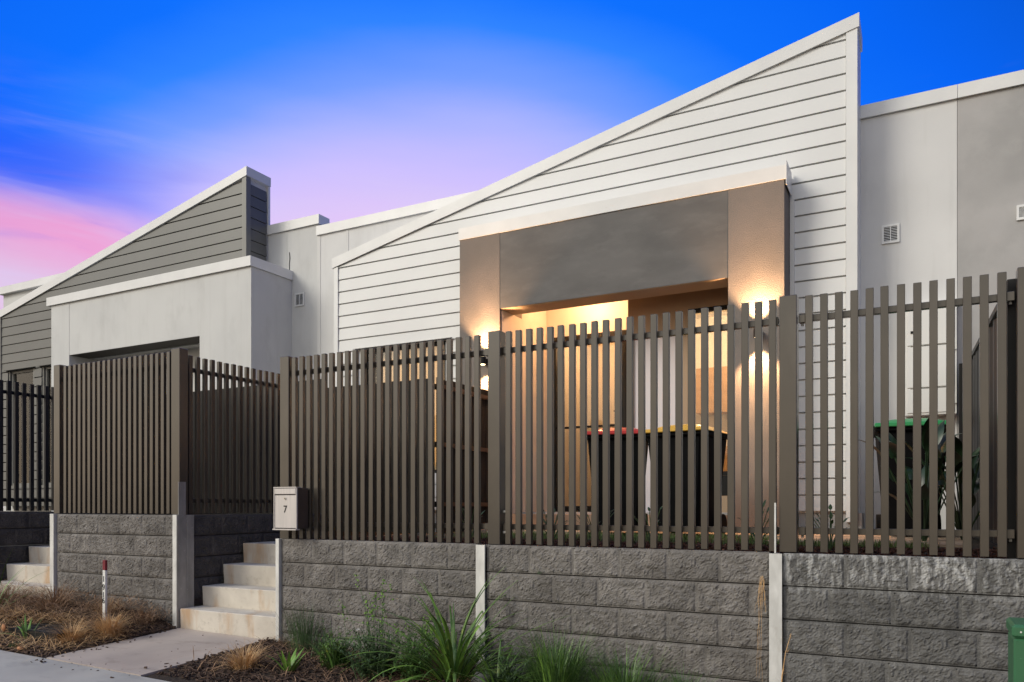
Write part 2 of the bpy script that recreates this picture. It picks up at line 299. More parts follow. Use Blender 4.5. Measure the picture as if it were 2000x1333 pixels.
# ================================================================== GROUND
def g(x, y): return -1.135+.05*(y-4.87)-.02*(x+5.5)
def sheet(name, x0, x1, y0, y1, nx, ny, fz, m, thick=0, **k):
    b = MB(); v = []; f = []
    for j in range(ny+1):
        for i in range(nx+1):
            x = x0+(x1-x0)*i/nx; y = y0+(y1-y0)*j/ny; v.append((x, y, fz(x, y)))
    for j in range(ny):
        for i in range(nx): a = j*(nx+1)+i; f.append((a, a+1, a+nx+2, a+nx+1))
    if thick:
        n = len(v); v += [(a, c, d-thick) for a, c, d in v]; r = nx+1
        ring = [i for i in range(nx)]+[nx+j*r for j in range(ny)]+[ny*r+nx-i for i in range(nx)]+[(ny-j)*r for j in range(ny)]
        for i in range(len(ring)): a, c = ring[i], ring[(i+1) % len(ring)]; f.append((c, a, a+n, c+n))
    b.add(v, f); o = b.build(name, m, **k); return o
def low(x, y): return max(-1.29, min(g(x, y), g(max(-14, min(6, x)), max(0, y)))) if abs(x) < 40 else -1.29
tag(sheet('ground', -600, 600, -600, 600, 60, 60, lambda x, y: -1.60, m_verge, org=(0, 0, -1.6)), kind='structure')
tag(sheet('verge', -40, 25, -3.2, 2.05, 60, 6, lambda x, y: g(x, y)-.03, m_verge), kind='structure')
tag(sheet('road', -60, 40, -11, -3.4, 20, 4, lambda x, y: g(x, -3.3)-.14, m_road), kind='structure')
tag(B(-40, 25, -3.4, -3.2, -1.595, -1.44).build('kerb', m_foot), kind='structure')
joint = lambda x0, x1: sheet('footpath', x0, x1, 2.05, 3.632, 4, 4, lambda x, y: g(x, y)-.004, m_foot, .08)
fp = thing('footpath', None, None, (-6, 2.8, g(-6, 2.8)-.1), kind='structure')
xs = [-14.2, -11.9, -9.6, -7.3, -4.3, -2.0, .3, 2.6, 4.9]
for a, b_ in zip(xs[:-1], xs[1:]):
    sheet('slab', a+.004, b_-.004, 2.05, 3.632, 6, 4, lambda x, y: g(x, y)-.004, m_foot, .08, parent=fp)
tag(sheet('entry_path', -6.05, -4.93, 3.642, 4.872, 6, 6, lambda x, y: g(x, y), m_path, .08), kind='structure')
def bedz(x, y):
    z = g(x, y)-.02+.018*noise.noise(Vector((x*2.3, y*2.3, 0)))+.008*noise.noise(Vector((x*9, y*9, 3)))
    if x < -6.0:
        z += .10*max(0, min(1, (y-3.75)/1.0))*max(0, min(1, (-6.05-x)/.5))+.02*max(0, min(1, (y-3.75)/.5))
    else: z += .02*max(0, min(1, (y-3.8)/.5))
    return z
tag(sheet('garden_bed', -14, -6.055, 3.64, 5.1, 150, 28, bedz, m_soil, .1), kind='structure')
tag(sheet('garden_bed', -4.925, 4, 3.64, 4.93, 150, 28, bedz, m_soil, .1), kind='structure')
# yards behind the retaining walls
YR, YL = -.295, -.10
tag(sheet('yard', -4.8, 4, 4.93, 9.3, 40, 20, lambda x, y: YR+.012*noise.noise(Vector((x*3, y*3, 0))), m_soil, .3), kind='structure')
tag(sheet('yard', -17, -9.40, 4.96, 9.3, 20, 20, lambda x, y: YL-.004, m_soil, .3), kind='structure')
tag(sheet('yard', -8.0, -6.18, 4.96, 9.3, 20, 20, lambda x, y: YL-.004, m_soil, .3), kind='structure')
tag(B(-9.27, -8.03, 7.4, 9.2, -.8, -.29).build('path', m_paver), kind='structure')
tag(B(-6.08, -4.82, 5.9, 9.2, -.8, -.372).build('path', m_paver), kind='structure')
tag(B(-4.8, .30, 7.45, 8.8, -.5, -.27).build('paving', m_paver), kind='structure')
tag(B(-1.1, .30, 6.35, 7.45, -.5, -.275).build('paving', m_paver), kind='structure')

# ================================================================== HOUSES
def clip(poly, a, b, c):                           # keep a*x+b*z<=c
    out = []
    for i in range(len(poly)):
        p, q2 = poly[i], poly[(i+1) % len(poly)]; dp = a*p[0]+b*p[1]-c; dq = a*q2[0]+b*q2[1]-c
        if dp <= 0: out.append(p)
        if (dp < 0 < dq) or (dq < 0 < dp): t = dp/(dp-dq); out.append((p[0]+(q2[0]-p[0])*t, p[1]+(q2[1]-p[1])*t))
    return out
LIP = .026
def board_piece(parent, x0, x1, zb, zt, row0, row1, Y, m, slope=None):
    if abs(zb-row0) < 1e-6: zb += .016
    poly = [(x0, zb), (x1, zb), (x1, zt), (x0, zt)]
    if slope: poly = clip(poly, *slope)
    if len(poly) < 3 or max(q2[1] for q2 in poly)-min(q2[1] for q2 in poly) < .006: return
    fy = lambda z: Y-.015-.007*(row1-z)/(row1-row0)
    n = len(poly); v = [(x, fy(z), z) for x, z in poly]+[(x, Y+.012, z) for x, z in poly]
    MB().add(v, [tuple(range(n)), tuple(range(2*n-1, n-1, -1))]+[(i, i+n, (i+1) % n+n, (i+1) % n) for i in range(n)]).build('board', m, parent)
def boards(parent, X0, X1, zref, pitch, nrow, Y, m, slope, holes, zmin):
    """rows of weatherboard below zref; holes = [(x0,x1,z0,z1)]"""
    for k in range(-1, nrow):
        r1 = zref-pitch*k; r0 = r1-pitch; lo = max(r0, zmin)
        if lo >= r1-.004: continue
        xsn = sorted({X0, X1, *[h[0] for h in holes if h[2] < r1 and h[3] > lo and X0 < h[0] < X1], *[h[1] for h in holes if h[2] < r1 and h[3] > lo and X0 < h[1] < X1]})
        for a, b_ in zip(xsn[:-1], xsn[1:]):
            hs = [h for h in holes if h[0] <= a+1e-6 and h[1] >= b_-1e-6 and h[2] < r1 and h[3] > lo]
            if not hs: board_piece(parent, a, b_, lo, r1-.0015, r0, r1, Y, m, slope); continue
            h = hs[0]
            if h[3] < r1: board_piece(parent, a, b_, h[3], r1-.0015, r0, r1, Y, m, slope)
            if h[2] > lo: board_piece(parent, a, b_, lo, h[2], r0, r1, Y, m, slope)
def vent(parent, x0, x1, z0, z1, Y):
    f = MB(); t = .022
    f.box(x0, x1, Y-.018, Y-.001, z0, z0+t).box(x0, x1, Y-.018, Y-.001, z1-t, z1).box(x0, x0+t, Y-.018, Y-.001, z0+t, z1-t).box(x1-t, x1, Y-.018, Y-.001, z0+t, z1-t)
    xm = (x0+x1)/2; f.box(xm-.004, xm+.004, Y-.017, Y-.001, z0+t, z1-t)
    v = f.build('vent', m_trim, parent)
    B(x0+t, x1-t, Y-.004, Y-.0015, z0+t, z1-t).build('vent_backing', m_dark, v)
    s = MB(); n = 9
    for i in range(n):
        z = z0+t+(z1-z0-2*t)*(i+.5)/n
        for a, b_ in ((x0+t, xm-.004), (xm+.004, x1-t)): s.add([(a, Y-.015, z-.004), (b_, Y-.015, z-.004), (b_, Y-.005, z+.004), (a, Y-.005, z+.004), (a, Y-.015, z-.002), (b_, Y-.015, z-.002), (b_, Y-.005, z+.006), (a, Y-.005, z+.006)], [(0, 3, 2, 1), (4, 5, 6, 7), (0, 1, 5, 4), (1, 2, 6, 5), (2, 3, 7, 6), (3, 0, 4, 7)])
    s.build('louvre', m_trim, v)
def window(parent, x0, x1, z0, z1, Y, mull=(), fm=m_dark, blind=None, hood=True, trimm=None, lit=False, bm=None):
    tm = trimm or m_trim; d = .09
    fr = MB(); t = .045
    fr.box(x0, x1, Y, Y+.06, z1-t, z1).box(x0, x1, Y, Y+.06, z0, z0+t).box(x0, x0+t, Y, Y+.06, z0+t, z1-t).box(x1-t, x1, Y, Y+.06, z0+t, z1-t)
    for xm in mull: fr.box(xm-.025, xm+.025, Y, Y+.06, z0+t, z1-t)
    f = fr.build('window', fm, parent)
    B(x0+t, x1-t, Y+.03, Y+.036, z0+t, z1-t).build('pane', m_glass if lit or blind else m_mirror, f)
    if blind: B(x0+.03, x1-.03, Y+.07, Y+.074, blind, z1-.02).build('blind', bm or m_blind, f)
    if hood:
        MB().add([(x0-.11, Y-.10, z1+.005), (x1+.11, Y-.10, z1+.005), (x1+.11, Y+.02, z1+.03), (x0-.11, Y+.02, z1+.03), (x0-.11, Y-.10, z1+.012), (x1+.11, Y-.10, z1+.012), (x1+.11, Y+.02, z1+.045), (x0-.11, Y+.02, z1+.045)],
                 [(0, 3, 2, 1), (4, 5, 6, 7), (0, 1, 5, 4), (1, 2, 6, 5), (2, 3, 7, 6), (3, 0, 4, 7)]).build('window_hood', m_dark if tm is m_gtrim else m_gtrim, f)
        B(x0-.045, x0-.002, Y-.032, Y+.03, z0, z1).build('window_trim', tm, f); B(x1+.002, x1+.045, Y-.032, Y+.03, z0, z1).build('window_trim', tm, f)
        B(x0-.05, x1+.05, Y-.05, Y+.03, z0-.04, z0-.002).build('window_sill', tm, f)
    return f
def gable(H, X0, X1, zl, zr, Y, Y1, mcap):
    """sloping parapet cap from the low left end to the peak"""
    t = .142; ov = .03
    MB().prism([(X0-ov, zl-t), (X1+ov*.6, zr-t), (X1+ov*.6, zr), (X0-ov, zl)], Y-.045, Y1+.02).build('roof_cap', mcap, H)

# ---------------- the white weatherboard house
H1 = thing('white_house', 'white weatherboard house with a steep raked gable and a lit grey rendered entry porch', 'house', (-4, 9.5, YR))
Y1, YP, YM = 8.8, 8.4, 9.25
X0, X1, zl, zr = -7.588, -.587, 3.616, 5.114
sl = (zr-zl)/(X1-X0); und = zl-.142-sl*X0                    # underside line z = und + sl*x
gable(H1, X0, X1, zl, zr, Y1, YM, m_cap)
def h1w(*a): return B(*a).build('wall', m_rendh, H1)
cut = (-sl, 1, und-.003)
WX0, WX1, WZ0, WZ1 = -7.10, -5.67, .45, 2.24
h1w(-7.56, WX0, Y1+.012, YM-.002, -.07, 3.40)
h1w(WX0, WX1, Y1+.20, YM-.002, -.07, 3.40); h1w(WX0, WX1, Y1+.012, Y1+.19, -.07, WZ0); h1w(WX0, WX1, Y1+.012, Y1+.19, WZ1, 3.40)
h1w(WX1, -4.64, Y1+.012, YM-.002, -.07, 3.40); h1w(-1.80, -.615, Y1+.012, YM-.002, -.07, 3.40); h1w(-4.64, -1.80, Y1+.012, YM-.002, 2.90, 3.40)
MB().prism(clip([(-7.56, 3.401), (-.615, 3.401), (-.615, 6), (-7.56, 6)], *cut), Y1+.012, YM-.002).build('wall', m_rend, H1)
holes = [(-5.2, -1.256, -1, 3.47), (WX0-.045, WX1+.045, WZ0-.04, WZ1+.012)]
boards(H1, -7.512, -.698, 4.873, .1764, 30, Y1, m_clad, cut, holes, -.071)
MB().prism(clip([(-7.588, -.09), (-7.514, -.09), (-7.514, 6), (-7.588, 6)], *cut), Y1-.034, Y1+.2).build('corner_trim', m_trim, H1)
MB().prism(clip([(-.695, -.167), (-.587, -.167), (-.587, 6), (-.695, 6)], *cut), Y1-.034, YM+.0).build('corner_trim', m_trim, H1)
B(-1.250, -1.205, Y1-.05, Y1-.0, -.07, 3.30).build('downpipe', m_trim, H1)
window(H1, WX0, WX1, WZ0, WZ1, Y1+.03, mull=(-6.36,), blind=WZ0+.1)
# main body behind: blocks round the hall and the front room
for a in ((-8.31, -4.64, YM, 16, -.4, 4.22), (-1.0, .327, YM, 16, -.4, 4.22), (-4.64, -1.0, 12, 16, -.4, 4.22), (-4.64, -1.0, YM, 12, 2.92, 4.22)): h1w(*a)
h1w(-1.80, -1.003, YM, YM+.3, -.4, 2.915)
B(-8.336, .329, YM-.03, 16.05, 4.222, 4.362).build('roof_cap', m_cap, H1)
B(-7.60, -.55, Y1+.03, YM-.004, -.42, -.075).build('slab_edge', m_rend2, H1)
# pale joint strips of the side wall panels
B(-7.765, -7.715, YM-.006, YM-.001, 0, 4.22).build('joint_strip', m_rendl, H1); B(-8.335, -8.27, YM-.006, YM-.001, 0, 4.22).build('joint_strip', m_rendl, H1)
vent(H1, -.379, -.206, 2.825, 3.025, YM)
# porch
B(-5.201, -4.621, YP, Y1+.2, -.30, 3.388).build('column', m_porch, H1)
B(-1.828, -1.256, YP, Y1+.2, -.30, 3.392).build('column', m_porch, H1)
B(-4.619, -1.830, YP+.004, 8.76, 2.452, 3.388).build('beam', m_beam, H1); B(-4.618, -1.831, YP+.012, 8.758, 2.446, 2.4515).build('soffit', m_soffit, H1)
B(-5.215, -1.238, YP-.008, Y1+.01, 3.390, 3.536).build('porch_cap', m_cap, H1)
B(-1.237, -1.231, YP-.016, Y1-.05, 3.33, 3.58).build('cap_end', m_cap, H1)
B(-4.62, -1.83, 8.762, 9.95, 2.78, 2.90).build('ceiling', m_soffit, H1)
B(-4.70, -1.80, YP+.05, 11.9, -.28, -.10).build('porch_floor', m_paver, H1)
B(-4.6205, -4.614, YP+.05, Y1+.204, -.098, 2.445).build('lining', m_cream, H1); B(-4.70, -4.621, Y1+.205, 9.75, -.1, 2.78).build('wall', m_cream, H1)
# entry wall and door
YD = 9.75
B(-4.62, -3.20, YD, YD+.1, 2.33, 2.78).build('wall', m_cream, H1); B(-4.62, -4.53, YD, YD+.1, -.1, 2.33).build('wall', m_cream, H1); B(-3.45, -3.20, YD, YD+.1, -.1, 2.33).build('wall', m_soffit, H1)
dr = MB(); dr.box(-4.53, -3.45, YD-.03, YD+.05, 2.26, 2.33).box(-4.53, -4.46, YD-.03, YD+.05, -.1, 2.26).box(-3.60, -3.45, YD-.03, YD+.05, -.1, 2.26).box(-4.46, -3.60, YD-.03, YD+.05, -.1, .0).box(-4.46, -3.60, YD-.028, YD+.048, 1.065, 1.09)
door = dr.build('door', m_dark, H1)
B(-4.46, -3.60, YD, YD+.006, .0, 2.26).build('pane', m_glass, door)
MB().box(-3.545, -3.505, YD-.05, YD-.031, 1.18, 1.42).tube([(-3.525, YD-.06, 1.26), (-3.60, YD-.075, 1.26)], .009).build('handle', m_chrome, door)
# front room wall beside the entry, its pale panel and window
YW = 9.1
for a in ((-3.20, -3.13, YW, YW+.1, -.1, 2.78), (-3.13, -2.45, YW, YW+.1, 2.10, 2.78), (-2.45, -1.83, YW, YW+.1, 2.34, 2.78), (-2.45, -1.83, YW, YW+.1, -.1, .12)): B(*a).build('wall', m_soffit, H1)
B(-3.20, -3.13, YW+.1, 12, -.1, 2.78).build('wall', m_cream, H1)
B(-3.128, -2.53, YW+.03, YW+.07, -.1, 2.098).build('side_door', m_cham, H1)
B(-2.53, -2.452, YW-.01, YW+.07, -.1, 2.098).build('door_frame', m_soffit, H1)
f = window(H1, -2.45, -1.83, .36, 2.338, YW+.0, hood=False, lit=True)
B(-2.45, -1.83, YW+.0, YW+.08, .122, .357).build('window_panel', m_dark, H1)
# front room and hall, lit
B(-4.64, -3.20, 11.5, 11.6, -.1, 2.9).build('room_wall', m_room, H1); B(-3.128, -1.0, 11.5, 11.6, -.1, 2.9).build('room_wall', m_room, H1)
B(-4.64, -1.0, YD+.2, 11.5, 2.80, 2.9).build('ceiling', m_room, H1)
B(-3.0, -1.4, 11.1, 11.49, -.1, .85).build('cupboard', m_wood, H1); B(-2.9, -1.7, 11.2, 11.49, 1.35, 2.0).build('cupboard', m_wood, H1)
B(-2.35, -2.10, 10.9, 11.05, .86, 1.15).build('cupboard', m_trim, H1)

# ---------------- lamps
def lamp(name, typ, loc, energy, color, size=.05, rot=None, **k):
    d = bpy.data.lights.new(name, typ); d.energy = energy; d.color = color
    if typ != 'AREA': d.shadow_soft_size = size
    else: d.size = size
    for a, b_ in k.items(): setattr(d, a, b_)
    o = bpy.data.objects.new(name, d); C.objects.link(o); o.location = (loc[0], loc[1], loc[2]+ZO)
    if rot: o.rotation_euler = rot
    return o
WARM = (1, .52, .235)
def wall_light(x, z, label):
    t = thing('wall_light', label, 'wall light', (x, YP-.11, z), group='up and down lights on the porch columns')
    B(x-.035, x+.035, YP-.065, YP-.001, z-.03, z+.03).build('bracket', m_dark, t)
    MB().tube([(x, YP-.11, z-.045), (x, YP-.11, z+.045)], .042, 20).build('body', m_dark, t)
    for s in (-1, 1): MB().tube([(x, YP-.11, z+s*.0455), (x, YP-.11, z+s*.0475)], .030, 16).build('lens', m_bulb, t)
    for s in (-1, 1):
        o = lamp('lamp_beam', 'SPOT', (x, YP-.11, z+s*.052), 330, (1, .57, .28), .035, (0 if s < 0 else math.pi, 0, 0), spot_size=math.radians(94), spot_blend=.55); o.parent = t; o.location = (0, 0, s*.052)
wall_light(-1.503, 1.80, 'small dark up and down light on the porch column beside the wide right fence bay')
wall_light(-4.80, 1.80, 'small dark up and down light on the porch column behind the middle fence post')
t = thing('ceiling_light', 'round warm downlight in the porch ceiling over the front door', 'light', (-3.85, 9.28, 2.77))
MB().tube([(-3.85, 9.28, 2.768), (-3.85, 9.28, 2.779)], .07, 20).build('rim', m_trim, t); MB().tube([(-3.85, 9.28, 2.764), (-3.85, 9.28, 2.7675)], .05, 20).build('lens', m_bulb, t)
o = lamp('lamp_beam', 'POINT', (-3.85, 9.28, 2.72), 58, WARM, .05); o.parent = t; o.location = (0, 0, -.07)
lamp('hall_lamp', 'POINT', (-3.9, 10.7, 2.35), 42, (1, .54, .25), .1); lamp('room_lamp', 'POINT', (-2.2, 10.1, 2.45), 105, (1, .70, .42), .1)
lamp('bedroom_lamp', 'AREA', (-6.38, Y1+.195, 1.35), 22, (1, .72, .44), 1.3, (math.radians(-90), 0, 0), shape='RECTANGLE', size_y=1.6)

# ---------------- the grey house to the left
H2 = thing('grey_house', 'dark grey weatherboard house with raked gable and pale rendered porch at the left', 'house', (-12.5, 9.5, YL))
gX0, gX1, gzl, gzr = -16.15, -9.36, 3.845, 5.330
gs = (gzr-gzl)/(gX1-gX0); gund = gzl-.142-gs*gX0; gcut = (-gs, 1, gund-.003)
gable(H2, gX0, gX1, gzl, gzr, Y1, YM, m_cap)
MB().prism(clip([(-16.12, -.3), (-9.40, -.3), (-9.40, 6), (-16.12, 6)], *gcut), Y1+.22, YM+.05).build('wall', m_rend, H2)
MB().prism(clip([(-16.12, 2.66), (-9.40, 2.66), (-9.40, 6), (-16.12, 6)], *gcut), Y1+.012, Y1+.22).build('wall', m_rend, H2)
gh = [(-13.80, -8.5, -1, 3.64), (-15.845, -15.0, .36, 2.652), (-14.745, -13.7, .36, 2.652)]
boards(H2, -16.06, -9.455, 4.924, .177, 30, Y1, m_gclad, gcut, gh, .0)
MB().prism(clip([(-16.15, 0), (-16.065, 0), (-16.065, 6), (-16.15, 6)], *gcut), Y1-.034, Y1+.2).build('corner_trim', m_gtrim, H2)
MB().prism(clip([(-9.452, 2.5), (-9.36, 2.5), (-9.36, 6), (-9.452, 6)], *gcut), Y1-.034, Y1+.06).build('corner_trim', m_gtrim, H2)
for k in range(-1, 9):                                       # boards on the side face of the raised gable
    r1 = min(4.924-.177*k, gzr-.142-.01); r0 = 4.924-.177*(k+1)
    if r1-r0 < .02: continue
    MB().add([(-9.36+LIP-.03, Y1+.065, r0), (-9.36+LIP-.03, YM-.045, r0), (-9.40, YM-.045, r0), (-9.40, Y1+.065, r0), (-9.372, Y1+.065, r1-.012), (-9.372, YM-.045, r1-.012), (-9.40, YM-.045, r1-.012), (-9.40, Y1+.065, r1-.012)],
             [(0, 3, 2, 1), (4, 5, 6, 7), (0, 1, 5, 4), (1, 2, 6, 5), (2, 3, 7, 6), (3, 0, 4, 7)]).build('board', m_gclad, H2)
B(-9.40, -9.355, YM-.02, YM+.02, 4.55, 5.18).build('corner_trim', m_trim, H2)
window(H2, -15.80, -15.045, .40, 2.64, Y1+.03, fm=m_gtrim, blind=1.62, bm=m_panerefl, trimm=m_gtrim); window(H2, -14.70, -13.90, .40, 2.64, Y1+.03, fm=m_gtrim, blind=1.62, bm=m_panerefl, trimm=m_gtrim)  # white blinds added to paint the reflection seen in these panes
# porch of the grey house
B(-13.81, -13.29, YP, Y1+.2, -.3, 3.592).build('column', m_rend, H2); B(-9.975, -8.866, YP, YM-.001, -.3, 3.592).build('column', m_rend, H2)
B(-13.286, -9.979, YP+.003, 8.76, 2.665, 3.592).build('beam', m_rend, H2); B(-13.284, -9.981, YP+.012, 8.758, 2.659, 2.6645).build('soffit', m_sofshade, H2)  # thin dark strip added below the beam to paint its shade
B(-13.90, -8.845, YP-.035, YM-.002, 3.594, 3.742).build('porch_cap', m_cap, H2)
B(-13.29, -9.98, 8.77, 10.5, 2.9, 3.0).build('ceiling', m_beam, H2); B(-13.29, -9.98, 10.4, 10.5, -.3, 2.9).build('wall', m_dark, H2); B(-13.35, -13.292, Y1+.2, 10.4, -.3, 2.9).build('wall', m_beam, H2)  # back wall near black: shade of the recess is put into its colour
# body
for a in ((-16.95, -13.36, YM+.055, 16, -.3, 4.40), (-9.97, -8.974, YM, 16, -.3, 4.40), (-8.970, -8.318, YM, 16, -.3, 4.40), (-13.36, -9.97, 10.55, 16, -.3, 4.40), (-13.36, -9.97, YM+.055, 10.55, 3.01, 4.40)): B(*a).build('wall', m_rend, H2)
B(-16.98, -8.90, YM-.03, 16.05, 4.402, 4.548).build('roof_cap', m_cap, H2)
B(-8.898, -8.284, YM-.03, YM+.22, 4.402, 4.548).build('roof_cap', m_cap, H2); B(-8.898, -8.31, YM+.22, 16.05, 4.402, 4.44).build('roof', m_roof, H2)
vent(H2, -8.793, -8.60, 3.165, 3.375, YM)
MB().tube([(-8.915, YM-.006, 4.05), (-8.905, YM-.008, 3.96), (-8.918, YM-.006, 3.86), (-8.912, YM-.006, 3.72)], .005).build('cable', m_dark, H2)
# ---------------- the rendered house at the right edge
H0 = thing('rendered_house', 'mid grey rendered house wall cut by the right edge of the photo', 'house', (2.5, 9.5, YR))
B(.331, 6.5, YM, 16, -.4, 4.22).build('wall', m_rend2, H0); B(.333, 6.6, YM-.03, 16.05, 4.222, 4.362).build('roof_cap', m_cap, H0)
vent(H0, .845, 1.02, 2.87, 3.02, YM)
# meter box
t = thing('meter_box', 'white electricity meter box on the rendered wall behind the right fence bay', 'meter box', (.08, YM, .946))
B(-.15, .321, 9.10, YM-.002, .946, 2.09).build('box', m_meter, t, .004); B(-.165, .336, 9.085, YM-.002, 2.092, 2.11).build('hood', m_meter, t)
for z0, z1 in ((.97, 1.22), (1.235, 1.66), (1.675, 2.07)): B(-.13, .30, 9.090, 9.0985, z0, z1).build('door_panel', m_meter, t, .002)
for z in (1.22, 1.66): B(-.10, .30, 9.0865, 9.0895, z+.001, z+.006).build('seam', m_dark, t)
B(-.10, -.03, 9.08, 9.089, 1.80, 1.825).build('slot', m_dark, t); B(.30, .318, 9.075, 9.099, 1.60, 1.72).build('hinge', m_galv, t); B(.30, .318, 9.075, 9.099, 1.05, 1.17).build('hinge', m_galv, t)

# ================================================================== RETAINING WALLS
def block_mesh(wd, ht, seed, m, nx=None, nz=18):
    nx = nx or max(6, int(wd/.0105)); v = []; f = []
    s = Vector((seed*7.31, seed*3.77, seed*1.9))
    for j in range(nz+1):
        for i in range(nx+1):
            x = wd*i/nx; z = ht*j/nz; e = min(x, wd-x, z, ht-z)
            d = 0
            if e > 1e-6:
                q3 = Vector((x*9, z*9+x*2, 0))+s
                d = .008+.005*noise.noise(q3)+.006*(abs(noise.noise(q3*2.2))*2-.5)+.006*(abs(noise.noise(q3*5+s))*2-.5)+.005*noise.noise(q3*11)
                d = max(.002, d)*min(1, (e/.016)**.6)
            v.append((x, -d, z))
    for j in range(nz):
        for i in range(nx): a = j*(nx+1)+i; f.append((a, a+1, a+nx+2, a+nx+1))
    return MB().add(v, f).mesh('block', m, smooth=False)
BL = {}
def blockm(wd, seed, m):
    k = (round(wd, 3), seed, m.name)
    if k not in BL: BL[k] = block_mesh(wd, .180, seed, m)
    return BL[k]
PITCH = .333
def sleeper_bay(W, x0, x1, ztop, rows, Y, m, axis='x', seed=0):
    """a bay of concrete sleepers, each cast with a row of split-face blocks; axis x faces the street, y faces +X"""
    for r in range(rows):
        z1 = ztop-.2*r; z0 = z1-.194
        n = MB()
        if axis == 'x': n.box(x0, x1, Y, Y+.07, z0, z1)
        else: n.box(Y-.07, Y, x0, x1, z0, z1)
        s = n.build('sleeper', m, W, .004)
        jw = .016; off = (0, .5)[r % 2]*PITCH+.02+.03*((r*7+seed) % 3)
        cuts = [x0+.014]; x = x0+.014+(off if off > .08 else PITCH)
        while x < x1-.07: cuts.append(x); x += PITCH
        cuts.append(x1-.002+jw/2)
        for a, b_ in zip(cuts[:-1], cuts[1:]):
            wd = b_-a-jw
            if wd < .03: continue
            full = abs(wd-(PITCH-jw)) < .002
            me = blockm(PITCH-jw if full else wd, rnd.randint(0, 9) if full else 20+rnd.randint(0, 99), m)
            o = place('block', me, s, (a+jw/2, Y, z0+.007) if axis == 'x' else (Y, a+jw/2, z0+.007))
            if axis == 'y': o.rotation_euler = (0, 0, math.pi/2)
def hpost(W, x, ztop, zbot, wd=.074, Y=4.868, m=None, y1=4.99):
    b = MB().box(x-wd/2, x+wd/2, Y-.012, Y-.002, zbot, ztop)
    b.box(x-.006, x+.006, Y-.002, y1, zbot, ztop-.002)
    b.build('post', m or m_galv, W)
WR = thing('retaining_wall', 'long split-face block retaining wall under the bronze fence, right of the letterbox steps', 'retaining wall', (-2, 4.9, -1.5))
sleeper_bay(WR, -4.80, -2.872, -.278, 5, 4.885, m_block, seed=1); sleeper_bay(WR, -2.795, -.815, -.281, 6, 4.885, m_block, seed=2); sleeper_bay(WR, -.738, 1.20, -.284, 6, 4.885, m_block2, seed=4)
for x, z in ((-2.833, -.282), (-.776, -.286), (1.238, -.286)): hpost(WR, x, z, -1.4)
B(-4.842, -4.803, 4.856, 4.93, -1.2, -.276).build('post', m_galv, WR, .002)
# white edge of the fence bracket above the third post
B(-.785, -.775, 4.866, 4.878, -.284, .02).build('bracket', m_galv, WR)
WL = thing('retaining_wall', 'short split-face block retaining wall behind the numbered survey stake, with its dark return beside the steps', 'retaining wall', (-7, 4.9, -1.3))
sleeper_bay(WL, -7.93, -6.122, -.082, 6, 4.885, m_block, seed=0)
B(-8.015, -7.95, 4.858, 4.93, -1.25, -.08).build('post', m_galv, WL, .002)
B(-6.120, -6.066, 4.848, 4.955, -1.25, -.080).build('post', m_galv, WL, .002); B(-6.066, -6.060, 4.850, 4.956, -1.2, -.081).build('post_web', m_galvd, WL)
B(-6.118, -6.058, 4.960, 5.040, -1.2, -.083).build('post', m_galvd, WL, .003)
B(-6.064, -6.058, 4.865, 4.945, -.079, .225).build('plate', m_galvd, WL)
for z in (.17, .04, -.03): MB().tube([(-6.058, 4.905, z), (-6.053, 4.905, z)], .009, 10).build('bolt', m_galvd, WL)
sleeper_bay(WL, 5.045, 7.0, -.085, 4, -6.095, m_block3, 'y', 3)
WF = thing('retaining_wall', 'dark block retaining wall beside the far left steps, cut by the left edge of the photo', 'retaining wall', (-9.4, 6, -1.2))
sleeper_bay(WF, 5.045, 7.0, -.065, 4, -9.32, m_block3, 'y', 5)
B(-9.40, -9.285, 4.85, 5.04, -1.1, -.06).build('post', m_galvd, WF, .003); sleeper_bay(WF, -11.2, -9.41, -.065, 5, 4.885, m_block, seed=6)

# ================================================================== STEPS
def steps(label, xa, xb, tops, Y0=4.872):
    S = thing('concrete_steps', label, 'steps', ((xa+xb)/2, Y0+.5, -1.2), group='concrete entrance steps')
    for i, z in enumerate(tops):
        y0 = Y0+.25*i; b = MB(); d = .262 if i < len(tops)-1 else 1.6; zb = (tops[i-1]-.03 if i else -1.28)
        b.add([(xa, y0+.012, zb), (xb, y0+.012, zb), (xb, y0+d, zb), (xa, y0+d, zb), (xa, y0, z), (xb, y0, z), (xb, y0+d, z), (xa, y0+d, z)], [(0, 3, 2, 1), (4, 5, 6, 7), (0, 1, 5, 4), (1, 2, 6, 5), (2, 3, 7, 6), (3, 0, 4, 7)])
        b.build('step', m_step, S, .006)
steps('pale stained concrete steps beside the letterbox, climbing between the two retaining walls', -6.052, -4.846, [-.945, -.758, -.568, -.372])
steps('pale concrete steps at the left edge, half hidden by dry grass', -9.278, -8.02, [-.85, -.663, -.473, -.283])

